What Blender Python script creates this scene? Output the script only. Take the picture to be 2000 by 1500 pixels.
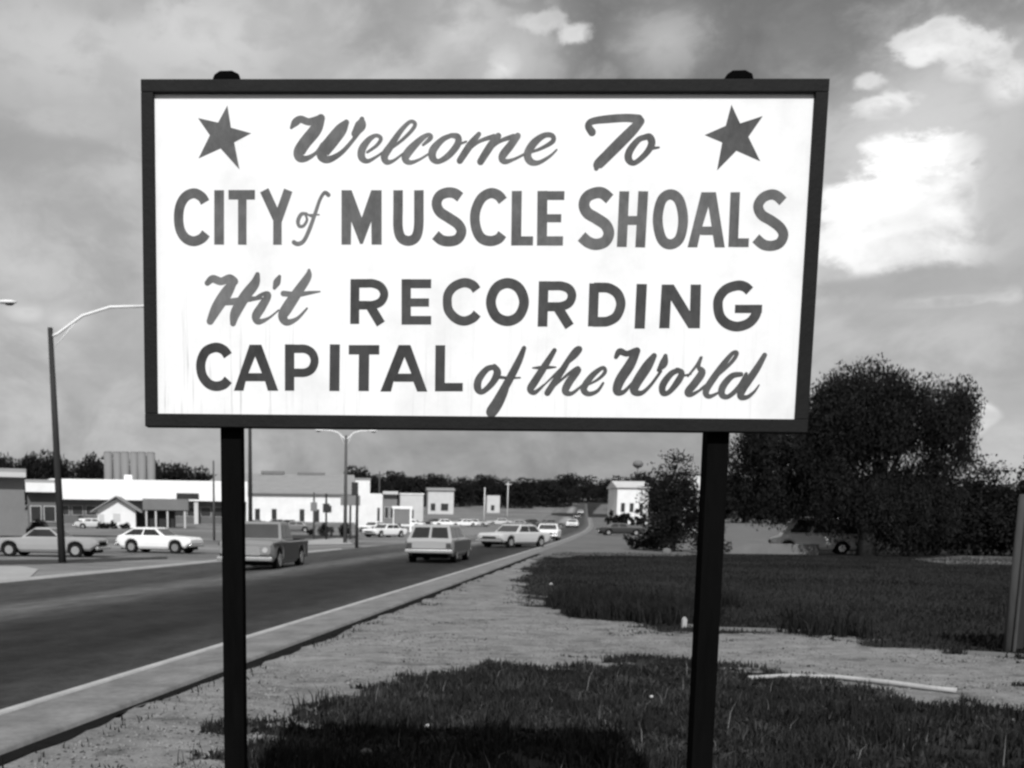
import bpy, math, random
import numpy as np
from mathutils import Vector, Matrix

sc = bpy.context.scene
for o in list(bpy.data.objects): bpy.data.objects.remove(o)
C = sc.collection
rng = np.random.default_rng(7)
random.seed(7)

# ------------------------------------------------------------------ camera
EYE = 1.6; F = 2100.0; PXC = 715.0; ROLL = 0.012; TH = math.radians(8.7)
HY0 = 1017 + ROLL*(PXC-1000); PYC = HY0 + F*math.tan(TH)
cd = bpy.data.cameras.new('camera'); cam = bpy.data.objects.new('camera', cd); C.objects.link(cam)
fw = Vector((0, math.cos(TH), -math.sin(TH))); r0 = Vector((1, 0, 0)); u0 = r0.cross(fw)
RT = r0*math.cos(ROLL) + u0*math.sin(ROLL); UP = -r0*math.sin(ROLL) + u0*math.cos(ROLL)
M = Matrix((RT, UP, -fw)).transposed().to_4x4(); M.translation = (0, 0, EYE)
cam.matrix_world = M
cd.sensor_width = 36; cd.lens = F/2000*36
cd.shift_x = (1000-PXC)/2000; cd.shift_y = (PYC-750)/2000
cd.clip_start = .1; cd.clip_end = 6000
sc.camera = cam
cd.dof.use_dof = True; cd.dof.focus_distance = 4.5; cd.dof.aperture_fstop = 5.6
sc.render.resolution_x = 1024; sc.render.resolution_y = 768

def ray(px, py):
    return fw*F + RT*(px-PXC) - UP*(py-PYC)
def azel(px, py):
    d = ray(px, py).normalized()
    return math.atan2(d.x, d.y), math.asin(d.z)

# ------------------------------------------------------------------ light and sky
SUN_EL = math.radians(39.5); SUN_HEAD = math.radians(4)      # the light travels along +y, a little to +x
tv = Vector((math.sin(SUN_HEAD)*math.cos(SUN_EL), math.cos(SUN_HEAD)*math.cos(SUN_EL), -math.sin(SUN_EL)))
sl = bpy.data.lights.new('sun', 'SUN'); sun = bpy.data.objects.new('sun', sl); C.objects.link(sun)
sl.energy = 4.0; sl.angle = math.radians(.53); sl.color = (1, 1, 1)
sun.rotation_euler = tv.to_track_quat('-Z', 'Y').to_euler(); sun.location = (0, -20, 30)

sc.view_settings.view_transform = 'Standard'; sc.view_settings.look = 'None'
sc.view_settings.gamma = 1; sc.view_settings.use_curve_mapping = False
sc.view_settings.exposure = 0.0
sc.render.engine = 'CYCLES'
sc.cycles.filter_width = 2.5

class NT:
    def __init__(s, tree): s.t = tree; s.n = tree.nodes; s.l = tree.links; s.n.clear()
    def new(s, typ, **k):
        n = s.n.new(typ)
        for a, b in k.items(): setattr(n, a, b)
        return n
    def put(s, sock, v):
        if v is None: return
        if hasattr(v, 'is_linked') or hasattr(v, 'links'): s.l.new(v, sock)
        else: sock.default_value = v
    def math(s, op, a, b=None, c=None, clamp=False):
        n = s.new('ShaderNodeMath', operation=op, use_clamp=clamp)
        s.put(n.inputs[0], a)
        if b is not None: s.put(n.inputs[1], b)
        if c is not None: s.put(n.inputs[2], c)
        return n.outputs[0]
    def smooth(s, v, a, b, lo=0., hi=1.):
        n = s.new('ShaderNodeMapRange', interpolation_type='SMOOTHSTEP')
        s.put(n.inputs['Value'], v)
        n.inputs['From Min'].default_value = a; n.inputs['From Max'].default_value = b
        n.inputs['To Min'].default_value = lo; n.inputs['To Max'].default_value = hi
        return n.outputs[0]
    def noise(s, vec, scale, detail=5, rough=.55, dist=0.):
        n = s.new('ShaderNodeTexNoise'); s.put(n.inputs['Vector'], vec)
        n.inputs['Scale'].default_value = scale; n.inputs['Detail'].default_value = detail
        n.inputs['Roughness'].default_value = rough; n.inputs['Distortion'].default_value = dist
        return n.outputs['Fac']
    def mapping(s, vec, scale=(1, 1, 1), loc=(0, 0, 0), rot=(0, 0, 0)):
        n = s.new('ShaderNodeMapping'); s.put(n.inputs['Vector'], vec)
        n.inputs['Scale'].default_value = scale; n.inputs['Location'].default_value = loc
        n.inputs['Rotation'].default_value = rot
        return n.outputs[0]
    def mix(s, f, a, b):
        n = s.new('ShaderNodeMix', data_type='FLOAT'); s.put(n.inputs[0], f); s.put(n.inputs[2], a); s.put(n.inputs[3], b)
        return n.outputs[0]

w = bpy.data.worlds.new('World'); sc.world = w; w.use_nodes = True
T = NT(w.node_tree)
sky = T.new('ShaderNodeTexSky', sky_type='NISHITA'); sky.sun_disc = False
sky.sun_elevation = SUN_EL
sky.sun_rotation = math.atan2(-tv.x, -tv.y)
sky.air_density = 1.0; sky.dust_density = 1.5
bw = T.new('ShaderNodeRGBToBW'); T.l.new(sky.outputs[0], bw.inputs[0])
tc = T.new('ShaderNodeTexCoord'); D = tc.outputs['Generated']
nv = T.new('ShaderNodeVectorMath', operation='NORMALIZE'); T.put(nv.inputs[0], D)
sp = T.new('ShaderNodeSeparateXYZ'); T.l.new(nv.outputs[0], sp.inputs[0])
X, Y, Z = sp.outputs
az = T.math('ARCTAN2', X, Y); el = T.math('ARCSINE', Z)
# clouds: coordinates are azimuth and elevation, stretched sideways low down
cb = T.new('ShaderNodeCombineXYZ'); T.l.new(az, cb.inputs[0]); T.l.new(T.math('MULTIPLY', el, 1.2), cb.inputs[1])
ae = cb.outputs[0]
n1 = T.noise(ae, 3.2, 8, .56, .4)
n2 = T.noise(T.mapping(ae, (1, 1, 1), (3.3, 1.7, 0)), 9.0, 8, .6, .6)
n3 = T.noise(T.mapping(ae, (1, 1.5, 1), (7.3, 2.7, 0)), 22.0, 6, .6, .3)
nd = T.math('ADD', T.math('MULTIPLY', n2, .58), T.math('MULTIPLY', n3, .42))
thin = T.math('ADD', T.math('MULTIPLY', bw.outputs[0], .22), T.smooth(el, .02, .30, 2.75, 3.75))   # a thin even overcast under the blue
base = thin          # the hazy sky behind, as black and white film saw it
def blob(px, py, sx, sy, soft=.5, rag=1.1, thr=1.0):
    a0, e0 = azel(px, py)
    kx = 2100.0/sx; ky = 2100.0/sy
    dx = T.math('MULTIPLY', T.math('SUBTRACT', az, a0), kx)
    dy = T.math('MULTIPLY', T.math('SUBTRACT', el, e0), ky)
    d = T.math('SQRT', T.math('ADD', T.math('MULTIPLY', dx, dx), T.math('MULTIPLY', dy, dy)))
    d = T.math('ADD', d, T.math('MULTIPLY', T.math('SUBTRACT', nd, .5), rag*6.0))
    return T.smooth(d, thr-soft*.85, thr+soft*.85, 1., 0.)
val = T.math('MULTIPLY', base, T.smooth(n1, .34, .68, .80, 1.18))
val = T.math('MULTIPLY', val, T.smooth(n2, .36, .64, .86, 1.13))
val = T.math('MULTIPLY', val, T.smooth(n3, .32, .68, .93, 1.07))
CLOUDS = [  # px, py, sx, sy, soft, rag, value, amount
    (1200, 30, 260, 150, .7, .6, 2.3, .85), (1560, 60, 340, 120, .7, .6, 1.95, .95), (1480, 120, 180, 60, .6, .7, 2.1, .7), (1900, 20, 200, 60, .6, .7, 2.2, .8),
    (150, 90, 330, 90, .8, .9, 5.9, .85), (390, 60, 130, 60, .6, .9, 6.4, .8), (470, 115, 60, 30, .6, .9, 6.0, .6), (900, 50, 80, 60, .5, .9, 5.9, .8), (640, 90, 60, 14, .6, .8, 5.2, .5),
    (200, 14, 90, 22, .6, .8, 4.1, .7), (790, 40, 90, 50, .6, .8, 3.7, .6),
    (130, 240, 70, 18, .6, 1.0, 5.8, .6), (60, 290, 160, 18, .7, .8, 3.6, .6), (200, 480, 200, 130, .9, .6, 5.3, .6), (50, 612, 40, 16, .5, 1.0, 6.6, .7), (130, 625, 40, 20, .5, 1.0, 6.2, .6), (200, 690, 70, 40, .7, .9, 5.2, .5), (210, 780, 30, 20, .6, .9, 4.8, .5),
    (985, 130, 40, 36, .4, 1.0, 9.0, .95), (1000, 110, 90, 70, .6, .9, 5.4, .8), (1050, 45, 45, 16, .4, 1.0, 6.6, .8), (1120, 68, 26, 16, .4, 1.0, 7.6, .85), (1300, 80, 70, 44, .7, .9, 5.0, .8),
    (1860, 220, 190, 130, .6, .8, 5.4, .85), (1830, 85, 60, 26, .35, .9, 8.6, .95), (1795, 112, 26, 20, .35, .9, 8.8, .9), (1910, 110, 50, 34, .35, .9, 8.2, .9), (1975, 165, 40, 34, .35, .9, 8.6, .9),
    (1735, 205, 60, 24, .35, .9, 9.4, .95), (1695, 160, 34, 16, .4, 1.0, 7.6, .8), (1700, 330, 130, 90, .6, .8, 5.4, .8),
    (1790, 270, 150, 90, .7, .8, 6.2, .75), (1800, 420, 150, 110, .6, .7, 7.2, .9), (1745, 290, 50, 34, .4, 1.0, 8.2, .8), (1660, 430, 60, 60, .4, .9, 9.2, .9),
    (1790, 330, 100, 60, .3, .8, 11.5, 1), (1880, 300, 40, 30, .4, .9, 8.5, .8), (1700, 385, 100, 50, .4, .8, 10.5, 1), (1850, 400, 50, 70, .35, .8, 9.2, .95),
    (1770, 480, 150, 50, .45, .7, 9.2, .95), (1660, 480, 90, 50, .5, .7, 9.4, .95),
    (1760, 555, 240, 20, .6, .7, 3.9, .85), (1850, 590, 90, 9, .4, .8, 6.8, .8), (1970, 580, 30, 16, .4, .9, 6.6, .7), (1700, 610, 160, 18, .6, .7, 4.1, .6), (1800, 700, 260, 90, .9, .5, 5.2, .8),
    (1905, 815, 28, 26, .35, .8, 8.6, .9), (1960, 860, 90, 40, .8, .6, 6.0, .6), (2000, 360, 90, 160, .8, .7, 5.0, .8),
]
for (px, py, sx, sy, so, rag, v, am) in CLOUDS:
    m = T.math('MULTIPLY', blob(px, py, sx, sy, so, rag), am)
    vv = T.math('MULTIPLY', T.smooth(nd, .36, .64, .84, 1.14), v)
    val = T.mix(m, val, vv)
# the same kind of broken cloud goes on round the rest of the sky
dfar = T.smooth(T.math('ABSOLUTE', az), .75, 1.2)
pc = T.math('MULTIPLY', T.smooth(T.math('ADD', T.math('MULTIPLY', n1, .6), T.math('MULTIPLY', n2, .4)), .5, .62), dfar)
val = T.mix(T.math('MULTIPLY', pc, .7), val, 6.0)
col = T.new('ShaderNodeCombineColor')
for i in range(3): T.l.new(val, col.inputs[i])
bg = T.new('ShaderNodeBackground'); bg.inputs['Strength'].default_value = .1
T.l.new(col.outputs[0], bg.inputs['Color'])
wo = T.new('ShaderNodeOutputWorld'); T.l.new(bg.outputs[0], wo.inputs['Surface'])

# ------------------------------------------------------------------ materials (black and white photograph: greys)
MATS = {}
def grey(name, v, rough=.8, var=.25, scale=4., bump=0., bscale=40., spec=.3, metal=0., stretch=(1, 1, 1), fine=.5):
    if name in MATS: return MATS[name]
    m = bpy.data.materials.new(name); m.use_nodes = True; N = NT(m.node_tree)
    tc = N.new('ShaderNodeTexCoord'); vec = N.mapping(tc.outputs['Object'], stretch)
    a = N.noise(vec, scale, 6, .6); b = N.noise(vec, scale*9, 4, .6)
    k = N.math('ADD', N.math('MULTIPLY', N.math('SUBTRACT', a, .5), 2*var*1.6), N.math('MULTIPLY', N.math('SUBTRACT', b, .5), 2*var*fine*1.6))
    c = N.math('MULTIPLY', N.math('ADD', k, 1.0), v)
    c = N.math('MAXIMUM', c, .002)
    cc = N.new('ShaderNodeCombineColor')
    for i in range(3): N.l.new(c, cc.inputs[i])
    bs = N.new('ShaderNodeBsdfPrincipled'); N.l.new(cc.outputs[0], bs.inputs['Base Color'])
    bs.inputs['Roughness'].default_value = rough; bs.inputs['Metallic'].default_value = metal
    bs.inputs['Specular IOR Level'].default_value = spec
    if bump:
        bn = N.new('ShaderNodeBump'); bn.inputs['Strength'].default_value = bump; bn.inputs['Distance'].default_value = .02
        N.l.new(N.noise(vec, bscale, 5, .65), bn.inputs['Height']); N.l.new(bn.outputs[0], bs.inputs['Normal'])
    out = N.new('ShaderNodeOutputMaterial'); N.l.new(bs.outputs[0], out.inputs[0])
    m['nt'] = 1; MATS[name] = m
    return m

def special(name, fn, rough=.9, spec=.15):
    m = bpy.data.materials.new(name); m.use_nodes = True; N = NT(m.node_tree)
    c, h, bstr, bdist = fn(N)
    cc = N.new('ShaderNodeCombineColor')
    for i in range(3): N.l.new(c, cc.inputs[i])
    bs = N.new('ShaderNodeBsdfPrincipled'); N.l.new(cc.outputs[0], bs.inputs['Base Color'])
    bs.inputs['Roughness'].default_value = rough; bs.inputs['Specular IOR Level'].default_value = spec
    if h is not None:
        bn = N.new('ShaderNodeBump'); bn.inputs['Strength'].default_value = bstr; bn.inputs['Distance'].default_value = bdist
        N.l.new(h, bn.inputs['Height']); N.l.new(bn.outputs[0], bs.inputs['Normal'])
    out = N.new('ShaderNodeOutputMaterial'); N.l.new(bs.outputs[0], out.inputs[0])
    MATS[name] = m
    return m

def f_road(N):
    uv = N.new('ShaderNodeUVMap', uv_map='along').outputs[0]
    s = N.new('ShaderNodeSeparateXYZ'); N.l.new(uv, s.inputs[0])
    vec = N.mapping(uv, (1, .10, 1))
    wob = N.noise(vec, .9, 5, .6); fine = N.noise(uv, 22, 4, .7); mid = N.noise(N.mapping(uv, (1, .35, 1)), 1.6, 6, .62)
    off = N.math('ADD', s.outputs[0], N.math('MULTIPLY', N.math('SUBTRACT', wob, .5), 1.1))
    r = N.new('ShaderNodeValToRGB'); N.l.new(N.math('DIVIDE', off, 14.0), r.inputs[0])
    e = r.color_ramp.elements
    stops = [(0, .045), (.10, .018), (.26, .022), (.32, .052), (.39, .105), (.46, .090), (.52, .045), (.64, .050), (.74, .060), (.80, .05), (.9, .066)]
    e[0].position, e[0].color = stops[0][0], (stops[0][1],)*3+(1,)
    e[1].position, e[1].color = stops[-1][0], (stops[-1][1],)*3+(1,)
    for p, v in stops[1:-1]:
        q = e.new(p); q.color = (v, v, v, 1)
    rb = N.new('ShaderNodeRGBToBW'); N.l.new(r.outputs[0], rb.inputs[0])
    blot = N.noise(uv, 3.5, 6, .7)
    c = N.math('MULTIPLY', N.math('MAXIMUM', N.math('ADD', N.math('MULTIPLY', N.math('SUBTRACT', blot, .5), 1.5), N.math('ADD', N.math('MULTIPLY', N.math('SUBTRACT', fine, .5), 1.1), N.math('ADD', N.math('MULTIPLY', N.math('SUBTRACT', mid, .5), 2.0), 1.0))), .25), rb.outputs[0])
    far = N.smooth(s.outputs[1], 42, 110, 1., 2.7)      # the asphalt gets paler further on
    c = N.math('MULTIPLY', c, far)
    return c, fine, .25, .01
def f_gravel(N):
    tc = N.new('ShaderNodeTexCoord'); v = tc.outputs['Object']
    a = N.noise(v, .55, 6, .65); b = N.noise(v, 5, 6, .7); f = N.noise(v, 34, 5, .7)
    vo = N.new('ShaderNodeTexVoronoi'); N.put(vo.inputs['Vector'], v); vo.inputs['Scale'].default_value = 26
    m2 = N.noise(N.mapping(v, (1, 1.8, 1)), 1.7, 6, .7)
    c = N.math('MULTIPLY', N.math('MAXIMUM', N.math('ADD', N.math('MULTIPLY', N.math('SUBTRACT', m2, .5), 1.3), N.math('ADD', N.math('MULTIPLY', N.math('SUBTRACT', f, .5), 1.1), N.math('ADD', N.math('MULTIPLY', N.math('SUBTRACT', b, .5), 1.3), N.math('ADD', N.math('MULTIPLY', N.math('SUBTRACT', a, .5), 1.1), 1.0)))), .25), .195)
    p = N.noise(N.mapping(v, (1, 1, 1), (4, 9, 0)), 1.5, 6, .7)
    c = N.math('MULTIPLY', c, N.smooth(p, .53, .64, 1., .60))       # worn dark patches of soil
    at = N.new('ShaderNodeAttribute', attribute_name='cover').outputs['Fac']
    g = N.math('ADD', at, N.math('MULTIPLY', N.math('SUBTRACT', N.noise(v, 9, 6, .75), .5), .9))
    g = N.smooth(g, .36, .60)
    so = N.math('MULTIPLY', N.math('SUBTRACT', N.math('ADD', N.noise(v, 2.2, 6, .7), f), .55), .045)
    so = N.math('MAXIMUM', so, .006)
    c = N.mix(g, so, c)
    h = N.math('ADD', N.math('MULTIPLY', b, .6), N.math('ADD', N.math('MULTIPLY', f, .5), N.math('MULTIPLY', vo.outputs[0], .4)))
    return c, h, .7, .03
def f_grass(N):
    tc = N.new('ShaderNodeTexCoord'); v = tc.outputs['Object']
    a = N.noise(v, .12, 6, .65); b = N.noise(v, 1.6, 6, .7); f = N.noise(v, 14, 5, .7)
    k = N.math('ADD', N.math('ADD', N.math('MULTIPLY', a, .9), N.math('MULTIPLY', b, .7)), N.math('MULTIPLY', f, .5))
    c = N.math('MULTIPLY', N.math('SUBTRACT', k, .5), .034)
    c = N.math('MAXIMUM', c, .004)
    g = N.math('MULTIPLY', N.smooth(N.noise(v, 7, 6, .75), .60, .70), .07)      # bare pale grit between the plants
    c = N.math('ADD', c, g)
    return c, N.math('ADD', b, f), .8, .06
def f_lot(N):
    tc = N.new('ShaderNodeTexCoord'); v = tc.outputs['Object']
    a = N.noise(N.mapping(v, (.35, 1, 1)), .10, 7, .68); b = N.noise(N.mapping(v, (.5, 1, 1)), .8, 6, .7); f = N.noise(v, 9, 4, .7)
    c = N.math('MULTIPLY', N.math('MAXIMUM', N.math('ADD', N.math('MULTIPLY', N.math('SUBTRACT', f, .5), 0.8), N.math('ADD', N.math('MULTIPLY', N.math('SUBTRACT', b, .5), 1.6), N.math('ADD', N.math('MULTIPLY', N.math('SUBTRACT', a, .5), 2.6), 1.0))), .25), .17)
    c = N.math('MAXIMUM', c, .04)
    return c, f, .2, .01
def f_panel(N):
    tc = N.new('ShaderNodeTexCoord'); v = tc.outputs['Object']
    s = N.new('ShaderNodeSeparateXYZ'); N.l.new(v, s.inputs[0])
    st = N.noise(N.mapping(v, (1, 1, .035)), 42, 5, .7)          # rain streaks
    low = N.math('MULTIPLY', N.smooth(s.outputs[2], .05, -.62, 0., 1.), N.smooth(s.outputs[0], -.35, -1.25, 0.25, 1.))
    m = N.math('MULTIPLY', N.smooth(st, .54, .72), low)
    b = N.noise(v, 3, 6, .6); f = N.noise(v, 60, 4, .7)
    dirt = N.math('MULTIPLY', N.smooth(b, .48, .75), .10)
    c = N.math('SUBTRACT', .77, N.math('ADD', N.math('MULTIPLY', m, .50), dirt))
    c = N.math('SUBTRACT', c, N.math('MULTIPLY', N.math('SUBTRACT', f, .5), .05))
    return c, f, .05, .002
special('asphalt', f_road); special('gravel', f_gravel); special('meadow', f_grass); special('lot', f_lot)
special('sign_panel', f_panel, .5, .3)
def paintm(name, v):
    def f(N):
        tc = N.new('ShaderNodeTexCoord'); o = tc.outputs['Object']
        a = N.noise(o, 4, 5, .6); b = N.noise(N.mapping(o, (1, 1, .5)), 40, 5, .7)
        k = N.math('ADD', N.math('MULTIPLY', N.smooth(a, .3, .7), .4), N.math('MULTIPLY', N.smooth(b, .3, .75), .3))
        return N.math('MULTIPLY', N.math('ADD', k, .62), v), None, 0, 0
    return special(name, f, .75, .08)
PAINT = [paintm('faded_paint', .145), paintm('mid_paint', .118), paintm('dark_paint', .066), paintm('star_paint', .085), paintm('darker_paint', .052)]

# ------------------------------------------------------------------ object helpers
def tag(o, label=None, cat=None, group=None, kind=None):
    if label: o['label'] = label
    if cat: o['category'] = cat
    if group: o['group'] = group
    if kind: o['kind'] = kind
    return o
def empty(name, loc, rz=0., label=None, cat=None, group=None):
    o = bpy.data.objects.new(name, None); C.objects.link(o); o.location = loc; o.rotation_euler = (0, 0, rz)
    o.empty_display_size = .2
    return tag(o, label, cat, group)
class MB:
    def __init__(s): s.v = []; s.f = []
    def add(s, vs, fs):
        n = len(s.v); s.v += [tuple(a) for a in vs]; s.f += [tuple(i+n for i in q) for q in fs]; return s
    def box(s, x0, x1, y0, y1, z0, z1):
        return s.add([(x0, y0, z0), (x1, y0, z0), (x1, y1, z0), (x0, y1, z0), (x0, y0, z1), (x1, y0, z1), (x1, y1, z1), (x0, y1, z1)],
                     [(0, 3, 2, 1), (4, 5, 6, 7), (0, 1, 5, 4), (1, 2, 6, 5), (2, 3, 7, 6), (3, 0, 4, 7)])
    def tube(s, pts, radii, n=8, cap=True):
        pts = [Vector(p) for p in pts]
        if not hasattr(radii, '__len__'): radii = [radii]*len(pts)
        vs = []; fs = []
        for i, p in enumerate(pts):
            t = (pts[min(i+1, len(pts)-1)] - pts[max(i-1, 0)]).normalized()
            a = t.cross(Vector((0, 0, 1)) if abs(t.z) < .9 else Vector((0, 1, 0))).normalized(); b = t.cross(a)
            for k in range(n):
                q = p + (a*math.cos(k*2*math.pi/n) + b*math.sin(k*2*math.pi/n))*radii[i]; vs.append(q)
        for i in range(len(pts)-1):
            for k in range(n):
                fs.append((i*n+k, i*n+(k+1) % n, (i+1)*n+(k+1) % n, (i+1)*n+k))
        if cap: fs.append(tuple(range(n))[::-1]); fs.append(tuple((len(pts)-1)*n+k for k in range(n)))
        return s.add(vs, fs)
    def prism(s, poly, axis, a, b):
        n = len(poly); vs = []
        for h in (a, b):
            for (p, q) in poly:
                vs.append({'x': (h, p, q), 'y': (p, h, q), 'z': (p, q, h)}[axis])
        return s.add(vs, [tuple(range(n))[::-1], tuple(range(n, 2*n))] + [(i, (i+1) % n, n+(i+1) % n, n+i) for i in range(n)])
    def ell(s, c, r, n=10, m=6):
        vs = []; fs = []
        for j in range(m+1):
            ph = -math.pi/2 + math.pi*j/m
            for k in range(n):
                a = 2*math.pi*k/n
                vs.append((c[0]+r[0]*math.cos(ph)*math.cos(a), c[1]+r[1]*math.cos(ph)*math.sin(a), c[2]+r[2]*math.sin(ph)))
        for j in range(m):
            for k in range(n): fs.append((j*n+k, j*n+(k+1) % n, (j+1)*n+(k+1) % n, (j+1)*n+k))
        return s.add(vs, fs)
    def build(s, name, mat, parent=None, smooth=False, loc=None, bevel=0., label=None):
        me = bpy.data.meshes.new(name); me.from_pydata(s.v, [], s.f); me.update()
        if mat: me.materials.append(MATS[mat] if isinstance(mat, str) else mat)
        if smooth: me.shade_smooth()
        o = bpy.data.objects.new(name, me); C.objects.link(o)
        if parent: o.parent = parent
        if loc: o.location = loc
        if bevel:
            b = o.modifiers.new('bevel', 'BEVEL'); b.width = bevel; b.segments = 2; b.limit_method = 'ANGLE'
        if label: o['label'] = label
        return o
def npmesh(name, V, Fc, mat, parent=None, k=3):
    me = bpy.data.meshes.new(name); nv = len(V); nf = len(Fc)
    me.vertices.add(nv); me.vertices.foreach_set('co', np.ascontiguousarray(V, dtype=np.float32).ravel())
    me.loops.add(nf*k); me.loops.foreach_set('vertex_index', np.ascontiguousarray(Fc, dtype=np.int32).ravel())
    me.polygons.add(nf); me.polygons.foreach_set('loop_start', np.arange(0, nf*k, k, dtype=np.int32))
    me.polygons.foreach_set('loop_total', np.full(nf, k, dtype=np.int32))
    me.update(calc_edges=True); me.validate()
    me.materials.append(MATS[mat] if isinstance(mat, str) else mat)
    o = bpy.data.objects.new(name, me); C.objects.link(o)
    if parent: o.parent = parent
    return o
def copy_tree(o, parent=None):
    c = o.copy(); C.objects.link(c)
    if parent: c.parent = parent
    for ch in list(o.children): copy_tree(ch, c)
    return c

# ------------------------------------------------------------------ terrain
KD = Vector((.2274, .9738)); KN = Vector((-.9738, .2274))      # along the kerb; across it, to the left
K0 = Vector((-2.95, 8.53))
def sstep(t): t = np.clip(t, 0, 1); return t*t*(3-2*t)
def Hz(x, y):
    x = np.asarray(x, float); y = np.asarray(y, float)
    d = (x-K0.x)*KN.x + (y-K0.y)*KN.y
    z = -.32*sstep((d-3)/8)
    r = np.interp(y, [0, 95, 150, 240, 330, 430, 600, 900, 2500], [0, 0, .25, 1.2, 3.4, 7.0, 12, 19, 45])
    return z + r
def z_at(x, y): return float(Hz(x, y))
def G(px, py):
    d = ray(px, py); d = d/d.y; t = 2.5; lo = t
    while t < 2000:
        if EYE + d.z*t <= z_at(d.x*t, t): break
        lo = t; t *= 1.06
    hi = t
    for i in range(26):
        m = (lo+hi)/2
        if EYE + d.z*m <= z_at(d.x*m, m): hi = m
        else: lo = m
    return Vector((d.x*hi, hi, z_at(d.x*hi, hi)))
def W(px, dist, py=None):
    """the ground point seen in column px at the distance dist"""
    yy = HY0 + ROLL*(px-PXC) + 10
    d = ray(px, yy); d.z = 0; p = d/d.y*dist
    return Vector((p.x, p.y, z_at(p.x, p.y)))

ys = np.concatenate([np.arange(-25, 60, 1.5), np.arange(60, 300, 10), np.arange(300, 2501, 100)])
xs = np.concatenate([np.arange(-1400, -80, 60), np.arange(-80, 80, 2.0), np.arange(80, 1401, 60)])
XX, YY = np.meshgrid(xs, ys); ZZ = Hz(XX, YY)
DD = (XX-K0.x)*KN.x + (YY-K0.y)*KN.y
V = np.stack([XX.ravel(), YY.ravel(), (ZZ - np.where((DD < -1.0) & (YY < 80), .006, .03)).ravel()], 1)
nx = len(xs); ny = len(ys)
I = (np.arange(ny-1)[:, None]*nx + np.arange(nx-1)[None]).ravel()
g = npmesh('ground', V, np.stack([I, I+1, I+nx+1, I+nx], 1), 'meadow', k=4); tag(g, 'dark grass ground around the road and the sign', kind='structure')

# kerb line, bending to the left where it climbs the hill
def kerb_pt(s):                                                 # s metres along
    if s <= 110: p = K0 + KD*s; h = KD
    else:
        h0 = math.atan2(KD.x, KD.y); q = s-110; k = .00028
        if q < 420: h_ = h0 - k*q
        n = 24; p = K0 + KD*110
        for i in range(n):
            hh = h0 - k*min((i+.5)*q/n, 120); p = p + Vector((math.sin(hh), math.cos(hh)))*(q/n)
        hh = h0 - k*min(q, 120); h = Vector((math.sin(hh), math.cos(hh)))
    return p, h
def ribbon(name, s0, s1, offs, zs, mat, lift=.0, step=2.0, label=None, jag=None, kind='structure'):
    ss = list(np.arange(s0, min(s1, 120), step)) + list(np.arange(max(s0, 120), s1, 10)); V = []; U = []
    for s in ss:
        p, h = kerb_pt(s); n = Vector((-h.y, h.x))
        for j, o in enumerate(offs):
            oo = o + (jag(s, j) if jag else 0)
            q = p + n*oo; V.append((q.x, q.y, z_at(q.x, q.y) + zs[j] + lift + .0008*max(0, s-60))); U.append((oo, s))
    k = len(offs); Fc = [(i*k+j, i*k+j+1, (i+1)*k+j+1, (i+1)*k+j) for i in range(len(ss)-1) for j in range(k-1)]
    Fc = [f[::-1] for f in Fc]
    o = npmesh(name, np.array(V), np.array(Fc), mat, k=4)
    uv = o.data.uv_layers.new(name='along'); vi = np.zeros(len(Fc)*4, np.int32); o.data.loops.foreach_get('vertex_index', vi)
    uv.data.foreach_set('uv', np.array(U, np.float32)[vi].ravel())
    tag(o, label, kind=kind)
    return o
grey('concrete', .175, .95, .45, 1.6, .3, 30); grey('kerb_lip', .40, .9, .25, 2, .2, 40); grey('pale_concrete', .34, .9, .2, .6, .2, 20)
grey('soil', .010, 1, .4, 3, .8, 20, spec=.05)
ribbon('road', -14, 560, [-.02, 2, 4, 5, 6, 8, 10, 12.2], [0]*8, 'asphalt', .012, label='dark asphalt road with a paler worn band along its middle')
ribbon('kerb_lip', -14, 300, [-.09, -.085, .0, .02], [.02, .05, .045, 0], 'kerb_lip', .0, label='thin pale lip between the asphalt and the gutter')
rj = random.Random(3); jt = [rj.uniform(-1, 1) for _ in range(2000)]
def jagc(s, j): return (jt[int(s*5) % 2000]*.022) if j == 2 else 0
ribbon('gutter', -14, 300, [-.84, -.83, -.8, -.09], [-.10, .035, .05, .03], 'concrete', .0, step=.5, label='grey concrete gutter strip along the road edge')
jt2 = np.convolve([rj.uniform(-1, 1) for _ in range(2400)], np.ones(4)/4, 'same')
def jl(v): i = int(v); f = v-i; return float(jt2[i % 2000]*(1-f)+jt2[(i+1) % 2000]*f)
def jagt(s, j): return jl((s+20)*5)*.15 + jl((s+20)*1.3)*.14 if j == 0 else 0
ribbon('gutter_trench', -14, 70, [-1.03, -.845], [.012, .012], 'soil', 0, step=.16, label='dark eroded gap between gutter and gravel', jag=jagt)  # flat dark strip: soil and the gap's shade in one colour

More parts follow.
